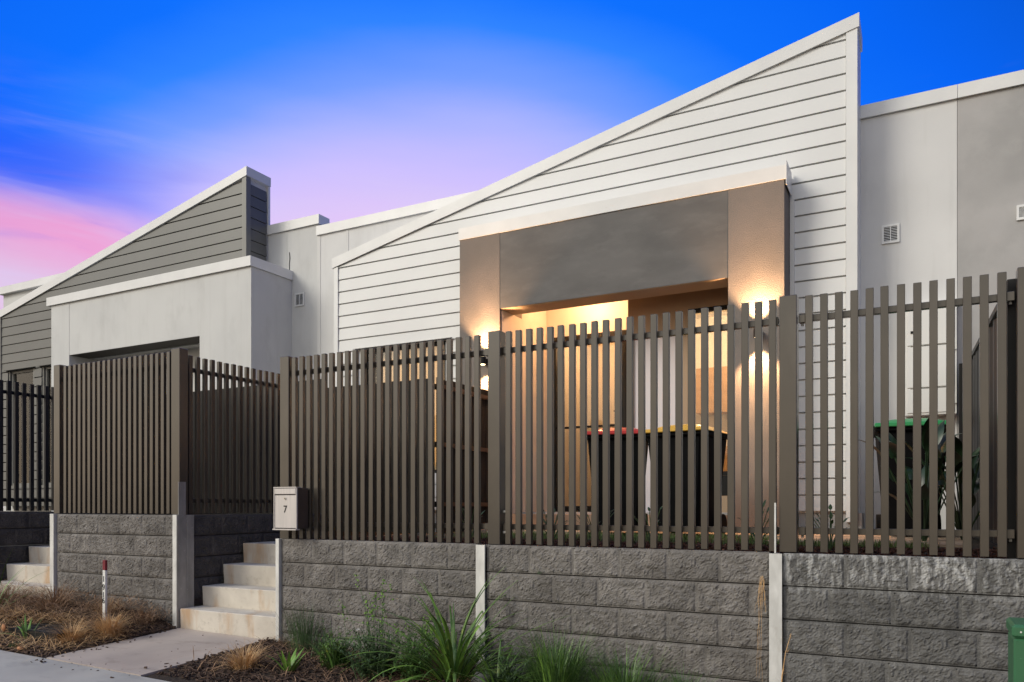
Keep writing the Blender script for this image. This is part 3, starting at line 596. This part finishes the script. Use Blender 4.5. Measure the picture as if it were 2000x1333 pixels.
# ================================================================== FENCES
def slat_mesh(h, m, wx=.042, wy=.032): return MB().box(-wx/2, wx/2, 0, wy, 0, h).mesh('slat', m, bevel=.0018)
def bay(F, xs_, z0, z1, Y, m, rails=True, xr=None, axis='x'):
    me = slat_mesh(z1-z0, m)
    for x in xs_:
        o = place('slat', me, F, (x, Y, z0+rnd.uniform(-.002, .002)) if axis == 'x' else (Y, x, z0+rnd.uniform(-.002, .002)))
        o.rotation_euler = (rnd.gauss(0, .0006), rnd.gauss(0, .0010), math.pi/2 if axis == 'y' else rnd.gauss(0, .008))
    a, b_ = xr or (xs_[0]-.04, xs_[-1]+.04)
    for zc_ in ((z0+.125, z1-.127) if rails else ()):
        if axis == 'x': r = B(a, b_, Y+.033, Y+.067, zc_-.019, zc_+.019)
        else: r = B(Y-.067, Y-.033, a, b_, zc_-.019, zc_+.019)
        r.build('rail', m, F, .002)
        if axis == 'x':
            for xe in (a+.02, b_-.02): B(xe-.018, xe+.018, Y+.024, Y+.066, zc_-.026, zc_+.024).build('rail_bracket', m, F, .002)
            for xe in (a+.02, b_-.02): MB().tube([(xe, Y+.045, zc_-.026), (xe, Y+.045, zc_-.042)], .008, 8).build('bolt', m_galvd, F)
def lsp(a, b_, n): return [a+(b_-a)*i/(n-1) for i in range(n)]
FR = thing('slat_fence', 'long bronze-grey vertical slat fence on the retaining wall right of the letterbox', 'fence', (-2, 4.95, -.27))
SZ0, SZ1, FY = -.274, 1.258, 4.905
def shift(l): return [x+.02 for x in l]
bay(FR, lsp(-4.683, -2.893, 23), SZ0, SZ1, FY, m_fence, xr=(-4.74, -2.80)); bay(FR, lsp(-2.632, -.802, 23), SZ0, SZ1, FY, m_fence, xr=(-2.69, -.77)); bay(FR, lsp(-.590, .385, 13), SZ0, SZ1, FY, m_fence, xr=(-.655, .445))
for x in (-4.828, -2.790, -.760, .452): B(x, x+.10, FY-.012, FY+.075, SZ0-.004, SZ1+.012).build('post', m_fence, FR, .003)
bay(FR, lsp(.585, 1.15, 8), SZ0, SZ1, FY, m_fence)
# mud and bird smears are in the coat; hinge studs by the second post
for z in (-.04, -.19): MB().tube([(-2.68, FY+.03, z), (-2.64, FY+.02, z)], .012, 10).build('bolt', m_galvd, FR)
FL = thing('slat_fence', 'bronze-grey slat fence on the short retaining wall, turning the corner beside the steps', 'fence', (-7, 4.95, -.08))
LZ0, LZ1 = -.072, 1.452
bay(FL, lsp(-7.835, -6.255, 21), LZ0, LZ1, FY, m_fence, xr=(-7.92, -6.13))
for x, wd in ((-8.005, .10), (-6.195, .115)): B(x, x+wd, FY-.012, FY+.085, LZ0-.006, LZ1+.018).build('post', m_fence, FL, .003)
bay(FL, lsp(5.06, 6.46, 17), LZ0, 1.43, -6.125, m_fenced if False else m_fence, xr=(4.98, 6.5), axis='y')
FF = thing('slat_fence', 'dark slat fence running back beside the far left steps', 'fence', (-9.35, 5.8, -.06))
bay(FF, lsp(5.10, 6.5, 17), -.055, 1.45, -9.33, m_fenced, xr=(5.0, 6.55), axis='y')
B(-9.40, -9.30, 4.90, 4.99, -.06, 1.47).build('post', m_fenced, FF, .003)
# paling screen in the courtyard
PS = thing('paling_screen', 'dark stained paling screen with brown battens, behind the first bay of the long fence', 'screen', (-5.2, 7, -.3))
pm = MB().box(-.048, .048, 0, .016, 0, 1.66).mesh('paling', m_pal, bevel=.002)
x = -6.02
while x < -4.62: place('paling', pm, PS, (x, 6.9, -.29+rnd.uniform(-.004, .004))); x += .1005
y = 6.96
while y < 8.25:
    o = place('paling', pm, PS, (-4.56, y, -.29+rnd.uniform(-.012, .012))); o.rotation_euler = (0, 0, math.pi/2); y += .103
for z in (1.28, .66, .02):
    B(-4.558, -4.52, 6.95, 8.3, z-.022, z+.022).build('batten', m_batten, PS); B(-6.07, -4.60, 6.918, 6.95, z-.03, z+.03).build('batten', m_pal, PS)
DSN = thing('metal_screen', 'tall black screen panels in the left yard, seen dark between the slats beside the steps', 'screen', (-7.8, 7, -.1))
for a_, c_ in ((-11.4, -10.35), (-10.345, -9.36), (-9.28, -8.325), (-8.305, -8.12), (-8.10, -7.1), (-7.095, -6.22)): B(a_, c_, 7.0, 7.03, -.1, 1.50).build('panel', m_dark, DSN)
# ribbed side fence
CF = thing('metal_side_fence', 'dark ribbed metal boundary fence running back beside the right fence bay', 'fence', (.5, 7, -.3))
n = 44; b = MB(); y0, y1 = 5.02, 9.18
pr = []
for i in range(n+1):
    y = y0+(y1-y0)*i/n; pr.append((.435+(.0 if i % 4 in (0, 1) else .022), y))
zt2 = lambda y: 1.235+(y-y0)/(y1-y0)*.27
v = [(a, c, -.28) for a, c in pr]+[(a, c, zt2(c)-.03) for a, c in pr]; b.add(v, [(i+1, i, i+n+1, i+n+2) for i in range(n)])
v = [(a+.008, c, -.28) for a, c in pr]+[(a+.008, c, zt2(c)-.03) for a, c in pr]; b.add(v, [(i, i+1, i+n+2, i+n+1) for i in range(n)]); b.build('sheet', m_fenced, CF)
z0_, z1_ = zt2(y0), zt2(y1)
MB().add([(.422, y0, z0_-.04), (.475, y0, z0_-.04), (.475, y1, z1_-.04), (.422, y1, z1_-.04), (.422, y0, z0_), (.475, y0, z0_), (.475, y1, z1_), (.422, y1, z1_)], [(0, 3, 2, 1), (4, 5, 6, 7), (0, 1, 5, 4), (1, 2, 6, 5), (2, 3, 7, 6), (3, 0, 4, 7)]).build('top_rail', m_fenced, CF)
B(.422, .475, y0, y1, -.29, -.25).build('bottom_rail', m_fenced, CF)
for y in (4.995, 7.05, 9.12): B(.415, .481, y, y+.06, -.29, zt2(y)+.004).build('post', m_fenced, CF)
B(.335, .372, 8.98, 9.05, -.3, 1.435).build('post', m_dark, CF)

# ================================================================== LETTERBOX
def text_mesh(s, size, m, depth=.002):
    cu = bpy.data.curves.new('digits', 'FONT'); cu.body = s; cu.size = size; cu.extrude = depth; cu.align_x = 'CENTER'; cu.offset = size*.012
    ob = bpy.data.objects.new('digits', cu); C.objects.link(ob); dg = bpy.context.evaluated_depsgraph_get(); dg.update()
    me = bpy.data.meshes.new_from_object(ob.evaluated_get(dg)); bpy.data.objects.remove(ob); bpy.data.curves.remove(cu); me.materials.clear(); me.materials.append(m); return me
LB = thing('letterbox', 'small silver letterbox marked 7 fixed to the fence post above the steps', 'letterbox', (-4.625, 4.82, -.19))
B(-4.745, -4.506, 4.762, 4.890, -.185, .150).build('body', m_lside, LB, .003)
B(-4.752, -4.500, 4.742, 4.800, .1505, .158).build('lid', m_lbox, LB); B(-4.755, -4.498, 4.735, 4.78, -.197, -.187).build('base_lip', m_lbox, LB)
B(-4.752, -4.744, 4.746, 4.7615, -.186, .150).build('side_frame', m_lbox, LB); B(-4.508, -4.500, 4.746, 4.7615, -.186, .150).build('side_frame', m_lbox, LB)
dd = B(-4.741, -4.511, 4.750, 4.7615, -.180, .090).build('door', m_lbox, LB, .002)
B(-4.741, -4.511, 4.744, 4.7615, .098, .146).build('flap', m_lbox, LB, .003)
MB().tube([(-4.626, 4.7495, .063), (-4.626, 4.743, .063)], .010, 14).build('lock', m_chrome, LB); MB().tube([(-4.626, 4.7425, .063), (-4.626, 4.7420, .063)], .004, 8).build('keyhole', m_print, LB)
o = place('number', text_mesh('7', .082, m_print, .0008), LB, (-4.626, 4.7485, -.052)); o.rotation_euler = (math.pi/2, 0, 0); o['label'] = 'black numeral 7'

# ================================================================== SURVEY STAKE
SK = thing('survey_stake', 'white wooden survey stake with dark red top, numbered 1 9 16, in the garden bed', 'stake', (-6.59, 4.5, -1.0))
sx, sy = -6.59, 4.5
B(-.019, .019, -.012, .012, -.10, .42)
st_ = MB().box(sx-.019, sx+.019, sy-.011, sy+.011, -1.08, -.582).build('stake', m_white, SK, .0015)
MB().box(sx-.0195, sx+.0195, sy-.0115, sy+.0115, -.5815, -.49).build('red_top', m_red, SK, .0015)
for ch, z in (('1', -.686), ('9', -.761), ('1', -.830), ('6', -.884)):
    o = place('digit', text_mesh(ch, .073, m_print, .0006), SK, (sx-.002, sy-.0125, z)); o.rotation_euler = (math.pi/2, 0, 0)
SK.rotation_euler = (math.radians(2), math.radians(3.2), 0)

# ================================================================== GREEN PILLAR
GP = thing('service_pillar', 'green plastic service pillar at the bottom right corner', 'service pillar', (.5, 3.9, -1.3))
B(.345, .60, 3.88, 4.13, -1.3, -.56).build('body', m_pil, GP, .008); B(.338, .607, 3.873, 4.137, -.558, -.50).build('cap', m_pil, GP, .012)
for i in range(9): MB().tube([(.37+i*.025, 3.872, -.53), (.37+i*.025, 3.8715, -.53)], .004, 6).build('rivet', m_white, GP)

# ================================================================== BINS
def bin_(label, lid, x, y, rot):
    T = thing('wheelie_bin', label, 'bin', (x, y, YR+.02), rot, group='wheelie bins in the yard')
    org = ORG[T.name]; O = org
    def P(mb, name, m, bev=0, par=None, smooth=False):
        mb.v = [tuple(Vector(a)+O) for a in mb.v]; return mb.build(name, m, par or T, bev, smooth)
    b = MB(); a0, a1, d0, d1 = .20, .27, .24, .33
    v = [(-a0, -d0, .06), (a0, -d0, .06), (a0, d0, .06), (-a0, d0, .06), (-a1, -d1, .93), (a1, -d1, .93), (a1, d1, .93), (-a1, d1, .93)]
    P(b.add(v, [(0, 3, 2, 1), (4, 5, 6, 7), (0, 1, 5, 4), (1, 2, 6, 5), (2, 3, 7, 6), (3, 0, 4, 7)]), 'body', m_black, .02)
    P(MB().box(-.295, .295, -.36, .36, .92, .965), 'rim', m_black, .008)
    P(MB().tube([(-.25, .38, .95), (.25, .38, .95)], .016, 10), 'handle', m_black)
    # domed lid
    lv = []; n = 8
    for j in range(n+1):
        for i in range(n+1):
            u, w_ = i/n*2-1, j/n*2-1; lv.append((u*.305, w_*.375, .967+.075*(1-abs(u)**4)*(1-abs(w_)**4)))
    lf_ = [(j*(n+1)+i, j*(n+1)+i+1, (j+1)*(n+1)+i+1, (j+1)*(n+1)+i) for j in range(n) for i in range(n)]
    P(MB().add(lv, lf_), 'lid', lid, smooth=True); P(MB().box(-.30, .30, -.385, -.355, .955, .99), 'lid_lip', lid, .006)
    for s in (-1, 1): P(MB().tube([(s*.215, .24, .10), (s*.262, .24, .10)], .10, 20), 'wheel', m_black)
    return T
bin_('black wheelie bin with a red lid in front of the entry door', m_binr, -2.66, 7.3, math.radians(14))
bin_('black wheelie bin with a yellow lid under the lit window', m_biny, -1.97, 7.3, math.radians(-8))
bin_('black wheelie bin with a bright green lid below the white meter box', m_bing, -.09, 7.75, math.radians(5))

# ================================================================== DRAIN CAGE
DC = thing('wire_cage', 'black wire mesh cage sunk in the garden bed below the stake', 'cage', (-6.75, 4.12, -1.12))
cx0, cx1, cy0, cy1 = -7.12, -6.42, 3.95, 4.28; zt_ = -1.062
B(cx0, cx1, cy0, cy1, -1.16, zt_-.014).build('box', m_dark, DC); 
wb = MB()
for i in range(8): x = cx0+(cx1-cx0)*i/7; wb.tube([(x, cy0, zt_), (x, cy1, zt_+.01)], .0014, 4)
for j in range(4): y = cy0+(cy1-cy0)*j/3; wb.tube([(cx0, y, zt_), (cx1, y, zt_)], .0014, 4)
for i in range(8): x = cx0+(cx1-cx0)*i/7; wb.tube([(x, cy0, zt_), (x, cy0, -1.16)], .0014, 4)
wb.build('wire_mesh', m_wire, DC)

# ================================================================== MULCH AND LITTER
def in_frame(x, y, z, mrg=.05):
    th = math.radians(27.9); f_ = -math.sin(th)*x+math.cos(th)*y; r_ = math.cos(th)*x+math.sin(th)*y
    u, v_ = 1000+1510*r_/f_, 989-1510*z/f_
    return f_ > 0 and -60 < u < 2060 and v_ < 1400
def chips(name, n, x0, x1, y0, y1, fz, m, ln, label):
    b = MB(); k = 0
    for _ in range(n*4):
        if k >= n: break
        x, y = rnd.uniform(x0, x1), rnd.uniform(y0, y1); z = fz(x, y)
        if not in_frame(x, y, z): continue
        if cx0-.02 < x < cx1+.02 and cy0-.01 < y < cy1+.02: continue
        k += 1; a = rnd.uniform(0, math.pi*2)
        R = Matrix.Rotation(a, 3, 'Z') @ Matrix.Rotation(rnd.gauss(0, .35), 3, 'Y') @ Matrix.Rotation(rnd.gauss(0, .5), 3, 'X')
        l = rnd.uniform(*ln); b.obox((x, y, z+rnd.uniform(0, .016)), l/2, rnd.uniform(.003, .009), rnd.uniform(.0015, .004), R)
    o = b.build(name, m); tag(o, label, None, kind='stuff'); return o
chips('bark_mulch', 5200, -9.0, -6.06, 3.66, 4.86, bedz, m_chip, (.015, .05), 'dark bark mulch in the left garden bed')
chips('bark_mulch', 4800, -4.92, -2.2, 3.75, 4.86, bedz, m_chip, (.015, .05), 'dark bark mulch in the right garden bed')
chips('red_mulch', 2600, -4.7, .45, 4.98, 5.9, lambda x, y: YR+.004, m_chipr, (.015, .05), 'red bark mulch behind the long fence')
def litter(name, n, x0, x1, y0, y1, m, ln, label, hmax=.05):
    b = MB(); k = 0
    for _ in range(n*4):
        if k >= n: break
        x, y = rnd.uniform(x0, x1), y1-(y1-y0)*rnd.random()**1.5; z = bedz(x, y)
        if not in_frame(x, y, z): continue
        if cx0 < x < cx1 and cy0 < y < cy1: continue
        k += 1; a = rnd.uniform(0, math.pi*2)
        b.blade((x, y, z+rnd.uniform(0, hmax)), a, rnd.uniform(*ln), rnd.uniform(.9, 1.5), rnd.uniform(1.5, 2.1), rnd.uniform(.003, .007), 4)
    o = b.build(name, m); tag(o, label, None, kind='stuff'); return o
litter('leaf_litter', 2600, -9.0, -6.1, 4.2, 4.85, m_thatch, (.10, .30), 'matted dead grass lying against the wall behind the stake', .13)
litter('leaf_litter', 1700, -8.8, -6.1, 3.7, 4.4, m_straw, (.08, .34), 'loose dry blades strewn over the left bed', .02)
litter('leaf_litter', 900, -4.9, -2.6, 3.85, 4.85, m_thatch, (.08, .25), 'dead grass blades under the plants of the right bed', .04)

# ================================================================== PLANTS
def tuft(name, label, x, y, n, ln, wd, m, lean=(.05, .9), curl=(.4, 1.2), rad=.06, z=None, cat='grass', az_=None, group=None, seg=5):
    b = MB(); z = bedz(x, y)-.01 if z is None else z
    for _ in range(n):
        a = rnd.uniform(0, 2*math.pi) if az_ is None else rnd.gauss(az_[0], az_[1]); r = rad*math.sqrt(rnd.random()); l0 = rnd.uniform(*lean)*r/rad if az_ is None else rnd.uniform(*lean)
        b.blade((x+r*math.cos(a), y+r*math.sin(a), z), a+rnd.gauss(0, .3), rnd.uniform(*ln), l0, l0+rnd.uniform(*curl), wd*rnd.uniform(.6, 1.2), seg)
    return tag(b.build(name, m, org=(x, y, z)), label, cat, group)
def strappy(name, label, x, y, n, ln, wd, m, lean=(.1, .9), curl=(.5, 1.5), z=None, rad=.05, m2=None, cat='plant'):
    z = bedz(x, y)-.01 if z is None else z; T = thing(name, label, cat, (x, y, z))
    for i in range(n):
        a = rnd.uniform(0, 2*math.pi); t = (i+.5)/n; l0 = lean[0]+(lean[1]-lean[0])*t+rnd.gauss(0, .06); r = rad*t
        MB().blade((x+r*math.cos(a), y+r*math.sin(a), z), a, rnd.uniform(*ln), max(.02, l0), l0+rnd.uniform(*curl), wd*rnd.uniform(.75, 1.2), 9, fold=.18).build('leaf', m2 if (m2 and rnd.random() < .22) else m, T, smooth=True)
    return T
def atY(u, v, Y):
    th = math.radians(27.9); a = (u-1000)/1510; k = Y/(math.cos(th)+math.sin(th)*a); return ((-math.sin(th)+math.cos(th)*a)*k, Y, (989-v)/1510*k)
strappy('strappy_plant', 'big clump of long arching strap leaves in front of the second galvanised post', -2.85, 4.53, 150, (.45, .95), .027, m_leaf, (.04, 1.2), (.6, 1.7), rad=.14, m2=m_leafb)
strappy('strappy_plant', 'small bright green rosette beside the foot of the letterbox steps', -4.08, 4.22, 15, (.14, .28), .036, m_leafb, (.15, .8), (.2, .8), rad=.03)
strappy('strappy_plant', 'loose green blades between the rosette and the feathery weeds', -3.78, 4.36, 12, (.22, .40), .022, m_leaf, (.2, .9), (.3, 1.1), rad=.05)
strappy('strappy_plant', 'bright green strap leaves growing beside the wire cage', -6.82, 3.93, 8, (.20, .30), .024, m_leafb, (.05, .8), (.3, 1.5), rad=.03)
chips('leaf_litter', 260, -6.05, -4.93, 3.5, 4.86, lambda x, y: g(x, y)-.004 if abs(x+5.49) > .38+.2*rnd.random() else g(x, y)-.02, m_chip, (.010, .03), 'stray bark pieces along the edges of the entry path')
strappy('strappy_plant', 'thin arching green leaves at the left edge in front of the far steps', -8.12, 4.38, 22, (.40, .75), .014, m_leaf, (.1, .8), (.5, 1.5), rad=.06)
tuft('dark_grass', 'wispy dark grass against the wall right of the letterbox steps', -4.42, 4.76, 300, (.24, .46), .0035, m_weed, (.02, .6), (.0, .7), .13)
tuft('green_grass', 'soft green grass tussock right of the big strappy clump', -2.13, 4.64, 560, (.26, .50), .0045, m_grass, (.02, .7), (.2, 1.3), .17, seg=6)
tuft('green_grass', 'low arching grass tussock in the middle of the long wall', -1.68, 4.68, 480, (.20, .42), .0042, m_grass, (.05, .9), (.4, 1.5), .20, seg=6)
tuft('green_grass', 'small green grass tussock at the bottom edge left of the third galvanised post', -1.30, 4.74, 260, (.12, .28), .004, m_grass, (.05, .8), (.3, 1.2), .12)
tuft('dry_grass_tuft', 'straw coloured dry tussock beside the concrete path in the left bed', -6.24, 4.30, 420, (.16, .30), .0045, m_straw, (.02, .9), (.5, 1.9), .06, group='dry grass tufts')
tuft('dry_grass_tuft', 'low straw tuft spilling beside the wire cage', -6.38, 4.05, 260, (.14, .28), .0045, m_straw, (.5, 1.2), (.6, 1.4), .07, group='dry grass tufts')
tuft('dry_grass_tuft', 'straw coloured dry tussock beside the path in the right bed', -4.42, 4.12, 380, (.14, .28), .0042, m_straw, (.3, 1.1), (.6, 1.5), .07, group='dry grass tufts')
tuft('dry_grass_tuft', 'brown dead tussock against the wall left of the stake', -7.55, 4.62, 240, (.22, .42), .0042, m_thatch, (.2, 1.0), (.8, 1.8), .14, group='dry grass tufts')
tuft('dry_grass_tuft', 'brown dead tussock in front of the far left steps', -8.30, 4.62, 130, (.18, .36), .0042, m_thatch, (.2, 1.0), (.8, 1.8), .16, group='dry grass tufts')
tuft('dry_grass_tuft', 'reddish dead tussock at the wall just left of the stake', -6.85, 4.72, 150, (.12, .22), .004, m_straw, (.1, 1.0), (.6, 1.8), .10, group='dry grass tufts')
tuft('dry_grass_tuft', 'dark dead tussock at the wall right of the stake', -6.33, 4.70, 150, (.12, .24), .004, m_thatch, (.1, 1.0), (.6, 1.6), .09, group='dry grass tufts')
tuft('small_weed', 'small grey-green weed near the footpath in the left bed', -6.72, 3.78, 90, (.03, .07), .008, m_weed, (.1, 1.2), (.2, .8), .05)
def weed(label, x, y, nst, h, m, flower=False, spread=.5, lw=.011, nl=16):
    z = bedz(x, y)-.01; T = thing('feathery_weed', label, 'weed', (x, y, z)); S = MB(); Lf = MB(); Fl = MB()
    for _ in range(nst):
        a = rnd.uniform(0, 6.28); le = rnd.uniform(.02, spread); l = rnd.uniform(*h); pts = []; p = Vector((x+rnd.gauss(0, .05), y+rnd.gauss(0, .04), z)); sg = 8
        for i in range(sg+1):
            pts.append(p.copy()); lt = le*(.5+i/sg); p = p+Vector((math.cos(a)*math.sin(lt), math.sin(a)*math.sin(lt), math.cos(lt)))*l/sg+Vector((rnd.gauss(0, .004), rnd.gauss(0, .004), 0))
        S.tube(pts, .0026, 4, .0010)
        for k in range(nl):
            t = rnd.uniform(.08, .97); i = int(t*sg); q_ = pts[i].lerp(pts[min(i+1, sg)], t*sg-i)
            Lf.blade(q_, rnd.uniform(0, 6.28), rnd.uniform(.025, .085)*(1.15-t*.9), rnd.uniform(.5, 1.2), rnd.uniform(1.0, 2.0), lw*(1.2-t*.6), 3)
        if flower:
            for k in range(7):
                q_ = pts[-1]-Vector((0, 0, rnd.uniform(0, .12)))+Vector((rnd.gauss(0, .012), rnd.gauss(0, .012), 0)); s_ = rnd.uniform(.003, .006)
                Fl.obox(q_, s_, s_, s_, Matrix.Rotation(rnd.random()*3, 3, 'Z'))
    S.build('stem', m_weed, T); Lf.build('foliage', m, T)
    if flower: tag(Fl.build('seed_head', m_leafb, T), kind='stuff')
    return T
weed('tall feathery weed with thin seed stalks, left of the big strappy clump', -3.52, 4.52, 16, (.34, .74), m_weed, True, .35)
weed('dense low feathery weed at the bottom edge left of the big strappy clump', -3.40, 4.36, 85, (.20, .42), m_weed, False, .9, .016, 26)
weed('spreading green weed between the strappy clump and the wall', -3.18, 4.60, 26, (.22, .50), m_leaf, True, .5, .010, 16)
weed('low weed beside the wispy dark grass by the wall', -4.10, 4.62, 30, (.12, .26), m_weed, False, .9, .010, 14)
weed('low dark weed at the bottom edge under the grass tussocks', -2.42, 4.50, 46, (.12, .30), m_weed, False, 1.0, .012, 18)
weed('leafy green weed between the rosette and the feathery weeds', -3.80, 4.44, 50, (.16, .38), m_leaf, False, .9, .015, 20)
weed('low green weed at the bottom edge under the arching grass tussock', -1.78, 4.66, 30, (.12, .26), m_grass, False, 1.0, .010, 16)
weed('bushy dark green weed directly left of the big strappy clump', -3.12, 4.42, 50, (.18, .40), m_grass, False, .9, .016, 22)
tuft('pale_grass', 'sparse pale yellow-green blades rising out of the soft green tussock', -2.12, 4.62, 90, (.28, .56), .005, m_leafb, (.02, .8), (.2, 1.3), .17, seg=6)
tuft('pale_grass', 'sparse pale yellow-green blades rising out of the arching tussock', -1.66, 4.66, 80, (.22, .46), .0045, m_leafb, (.02, .9), (.3, 1.4), .20, seg=6)
strappy('strappy_plant', 'few dark strap leaves between the clump and the soft green tussock', -2.45, 4.42, 26, (.30, .55), .022, m_leaf, (.1, 1.2), (.5, 1.5), rad=.08)
FW = thing('white_flower', 'single small white flower head among the feathery weeds', 'flower', (-3.60, 4.42, -1.1)); fb = MB()
for i in range(26):
    a = i*2.4; r = .012*math.sqrt(i/26); fb.blade((-3.60+r*math.cos(a), 4.42+r*math.sin(a), -.90), a, .014, .4, 1.3, .008, 2)
fb.build('petal', m_petal, FW); MB().tube([(-3.60, 4.42, -1.2), (-3.60, 4.42, -.90)], .0018, 4).build('stem', m_weed, FW)
# dry stalk and hanging roots by the third post
DS = thing('dry_stalk', 'tall bare dried flower stalk right of the third galvanised post', 'dry plant', (-.70, 4.70, -1.2))
MB().tube([(-.725, 4.70, -1.2), (-.715, 4.70, -.99), (-.695, 4.70, -.85), (-.665, 4.70, -.735)], .0045, 5, .0015).build('stem', m_straw, DS)
b = MB()
for i in range(34):
    t = rnd.random(); z = -1.02+.28*t; x = -.72+.055*t; b.blade((x, 4.70, z), rnd.uniform(0, 6.28), rnd.uniform(.010, .03), rnd.uniform(.3, 1.2), 1.4, .004, 2)
b.blade((-.72, 4.70, -1.03), math.pi, .06, .8, .9, .003, 3); b.build('seed_head', m_straw, DS)
HR = thing('hanging_roots', 'thin dry roots hanging down the wall left of the third galvanised post', 'roots', (-.84, 4.86, -.45)); b = MB()
for i in range(14):
    a = rnd.uniform(-.10, .02); ln_ = rnd.choice((.12, .16, .20, .26, .62)); pts = [Vector((-.845+a*.2, 4.862, -.44+rnd.uniform(-.02, .02)))]
    for k in range(9): pts.append(pts[-1]+Vector((a*.10/(1+k)+rnd.gauss(0, .004), rnd.gauss(0, .002), -ln_/9)))
    b.tube(pts, .0012, 4, .0006)
b.build('root', m_straw, HR)
tuft('small_weed', 'tiny weed growing from a joint in the middle bay of the long wall', -2.36, 4.86, 16, (.02, .06), .003, m_weed, (.3, 1.2), (.3, 1), .02, z=-.475)
# rocks
def rock(label, x, y, z, r, m, seed, name='rock', cat='rock'):
    import bmesh
    bm = bmesh.new(); bmesh.ops.create_icosphere(bm, subdivisions=3, radius=1)
    for v in bm.verts:
        d = 1+.35*noise.noise(v.co*1.3+Vector((seed, 0, 0)))+.10*noise.noise(v.co*4+Vector((seed, 0, 0))); v.co = Vector((v.co.x*r[0], v.co.y*r[1], v.co.z*r[2]))*d
    me = bpy.data.meshes.new(name); bm.to_mesh(me); bm.free(); me.materials.append(m)
    o = bpy.data.objects.new(name, me); C.objects.link(o); o.location = (x, y, z+ZO); tag(o, label, cat); me.polygons.foreach_set('use_smooth', [True]*len(me.polygons)); return o
rock('tan rock behind the big strappy clump', -3.10, 4.74, -1.12, (.10, .07, .10), m_rock, 3)
rock('large brown rock under the left side of the big strappy clump', -3.08, 4.52, -1.16, (.10, .08, .075), m_rock, 8)
rock('dark grey rock right of the big strappy clump', -2.42, 4.66, -1.16, (.12, .09, .09), m_rockg, 5)
rock('grey rock at the bottom edge below the grass tussock', -2.60, 4.50, -1.19, (.10, .08, .07), m_rockg, 12)
rock('orange terracotta shard standing in the left garden bed', -7.10, 3.90, -1.06, (.028, .014, .035), m_terra, 2, 'terracotta_shard', 'shard')
rock('small orange stone near the footpath edge in the left bed', -6.50, 3.70, -1.16, (.03, .02, .014), m_terra, 6, 'stone', 'stone')
# yard plants behind the fence
def leafy(label, x, y, n, h, lf_, m, name='broadleaf_plant', z=YR, r=.25):
    T = thing(name, label, 'plant', (x, y, z)); S = MB()
    for i in range(n):
        a = rnd.uniform(0, 6.28); le = rnd.uniform(.1, .7); l = rnd.uniform(*h); tip = Vector((x+math.cos(a)*math.sin(le)*l*.8, y+math.sin(a)*math.sin(le)*l*.8, z+l*math.cos(le)))
        S.tube([(x, y, z), Vector((x, y, z)).lerp(tip, .5)+Vector((0, 0, .03)), tip], .006 if lf_[1] > .1 else .003, 5)
        MB().blade(tip, a, rnd.uniform(*lf_), le, le+rnd.uniform(.6, 1.6), rnd.uniform(*lf_)*.42, 6, fold=.15).build('leaf', m, T, smooth=True)
    S.build('stem', m, T)
leafy('broad dark leaves of a tall plant in front of the green lidded bin', .02, 6.9, 22, (.35, .8), (.18, .32), m_shrub)
leafy('dark broadleaf plant beside the ribbed metal fence', .30, 7.2, 20, (.35, .85), (.18, .32), m_shrub)
for i, (x, lab) in enumerate(((-2.45, 'sparse dark rose bush just right of the second fence post'), (-2.15, 'small leafy bush in front of the glazed entry door'), (-1.75, 'small leafy bush in front of the red lidded bin'), (-.95, 'thin leafy bush in front of the lit porch column'), (-.52, 'yellow-green bush behind the fence near the white corner trim'), (-3.3, 'small leafy bush behind the last slats of the first bay'))):
    leafy(lab, x, 5.25+.12*(i % 3), 16, (.12, .30), (.03, .07), m_weed, 'small_bush')
# lawn strip
b = MB()
for _ in range(5200):
    x = rnd.uniform(-3.9, .1); y = rnd.uniform(5.7, 7.3 if x < -1.15 else 6.3)
    b.blade((x, y, YR-.005), rnd.uniform(0, 6.28), rnd.uniform(.04, .075), rnd.uniform(0, .4), rnd.uniform(.2, 1), .005, 2)
tag(b.build('lawn', m_lawn), 'strip of short lawn behind the long fence', None, kind='stuff')
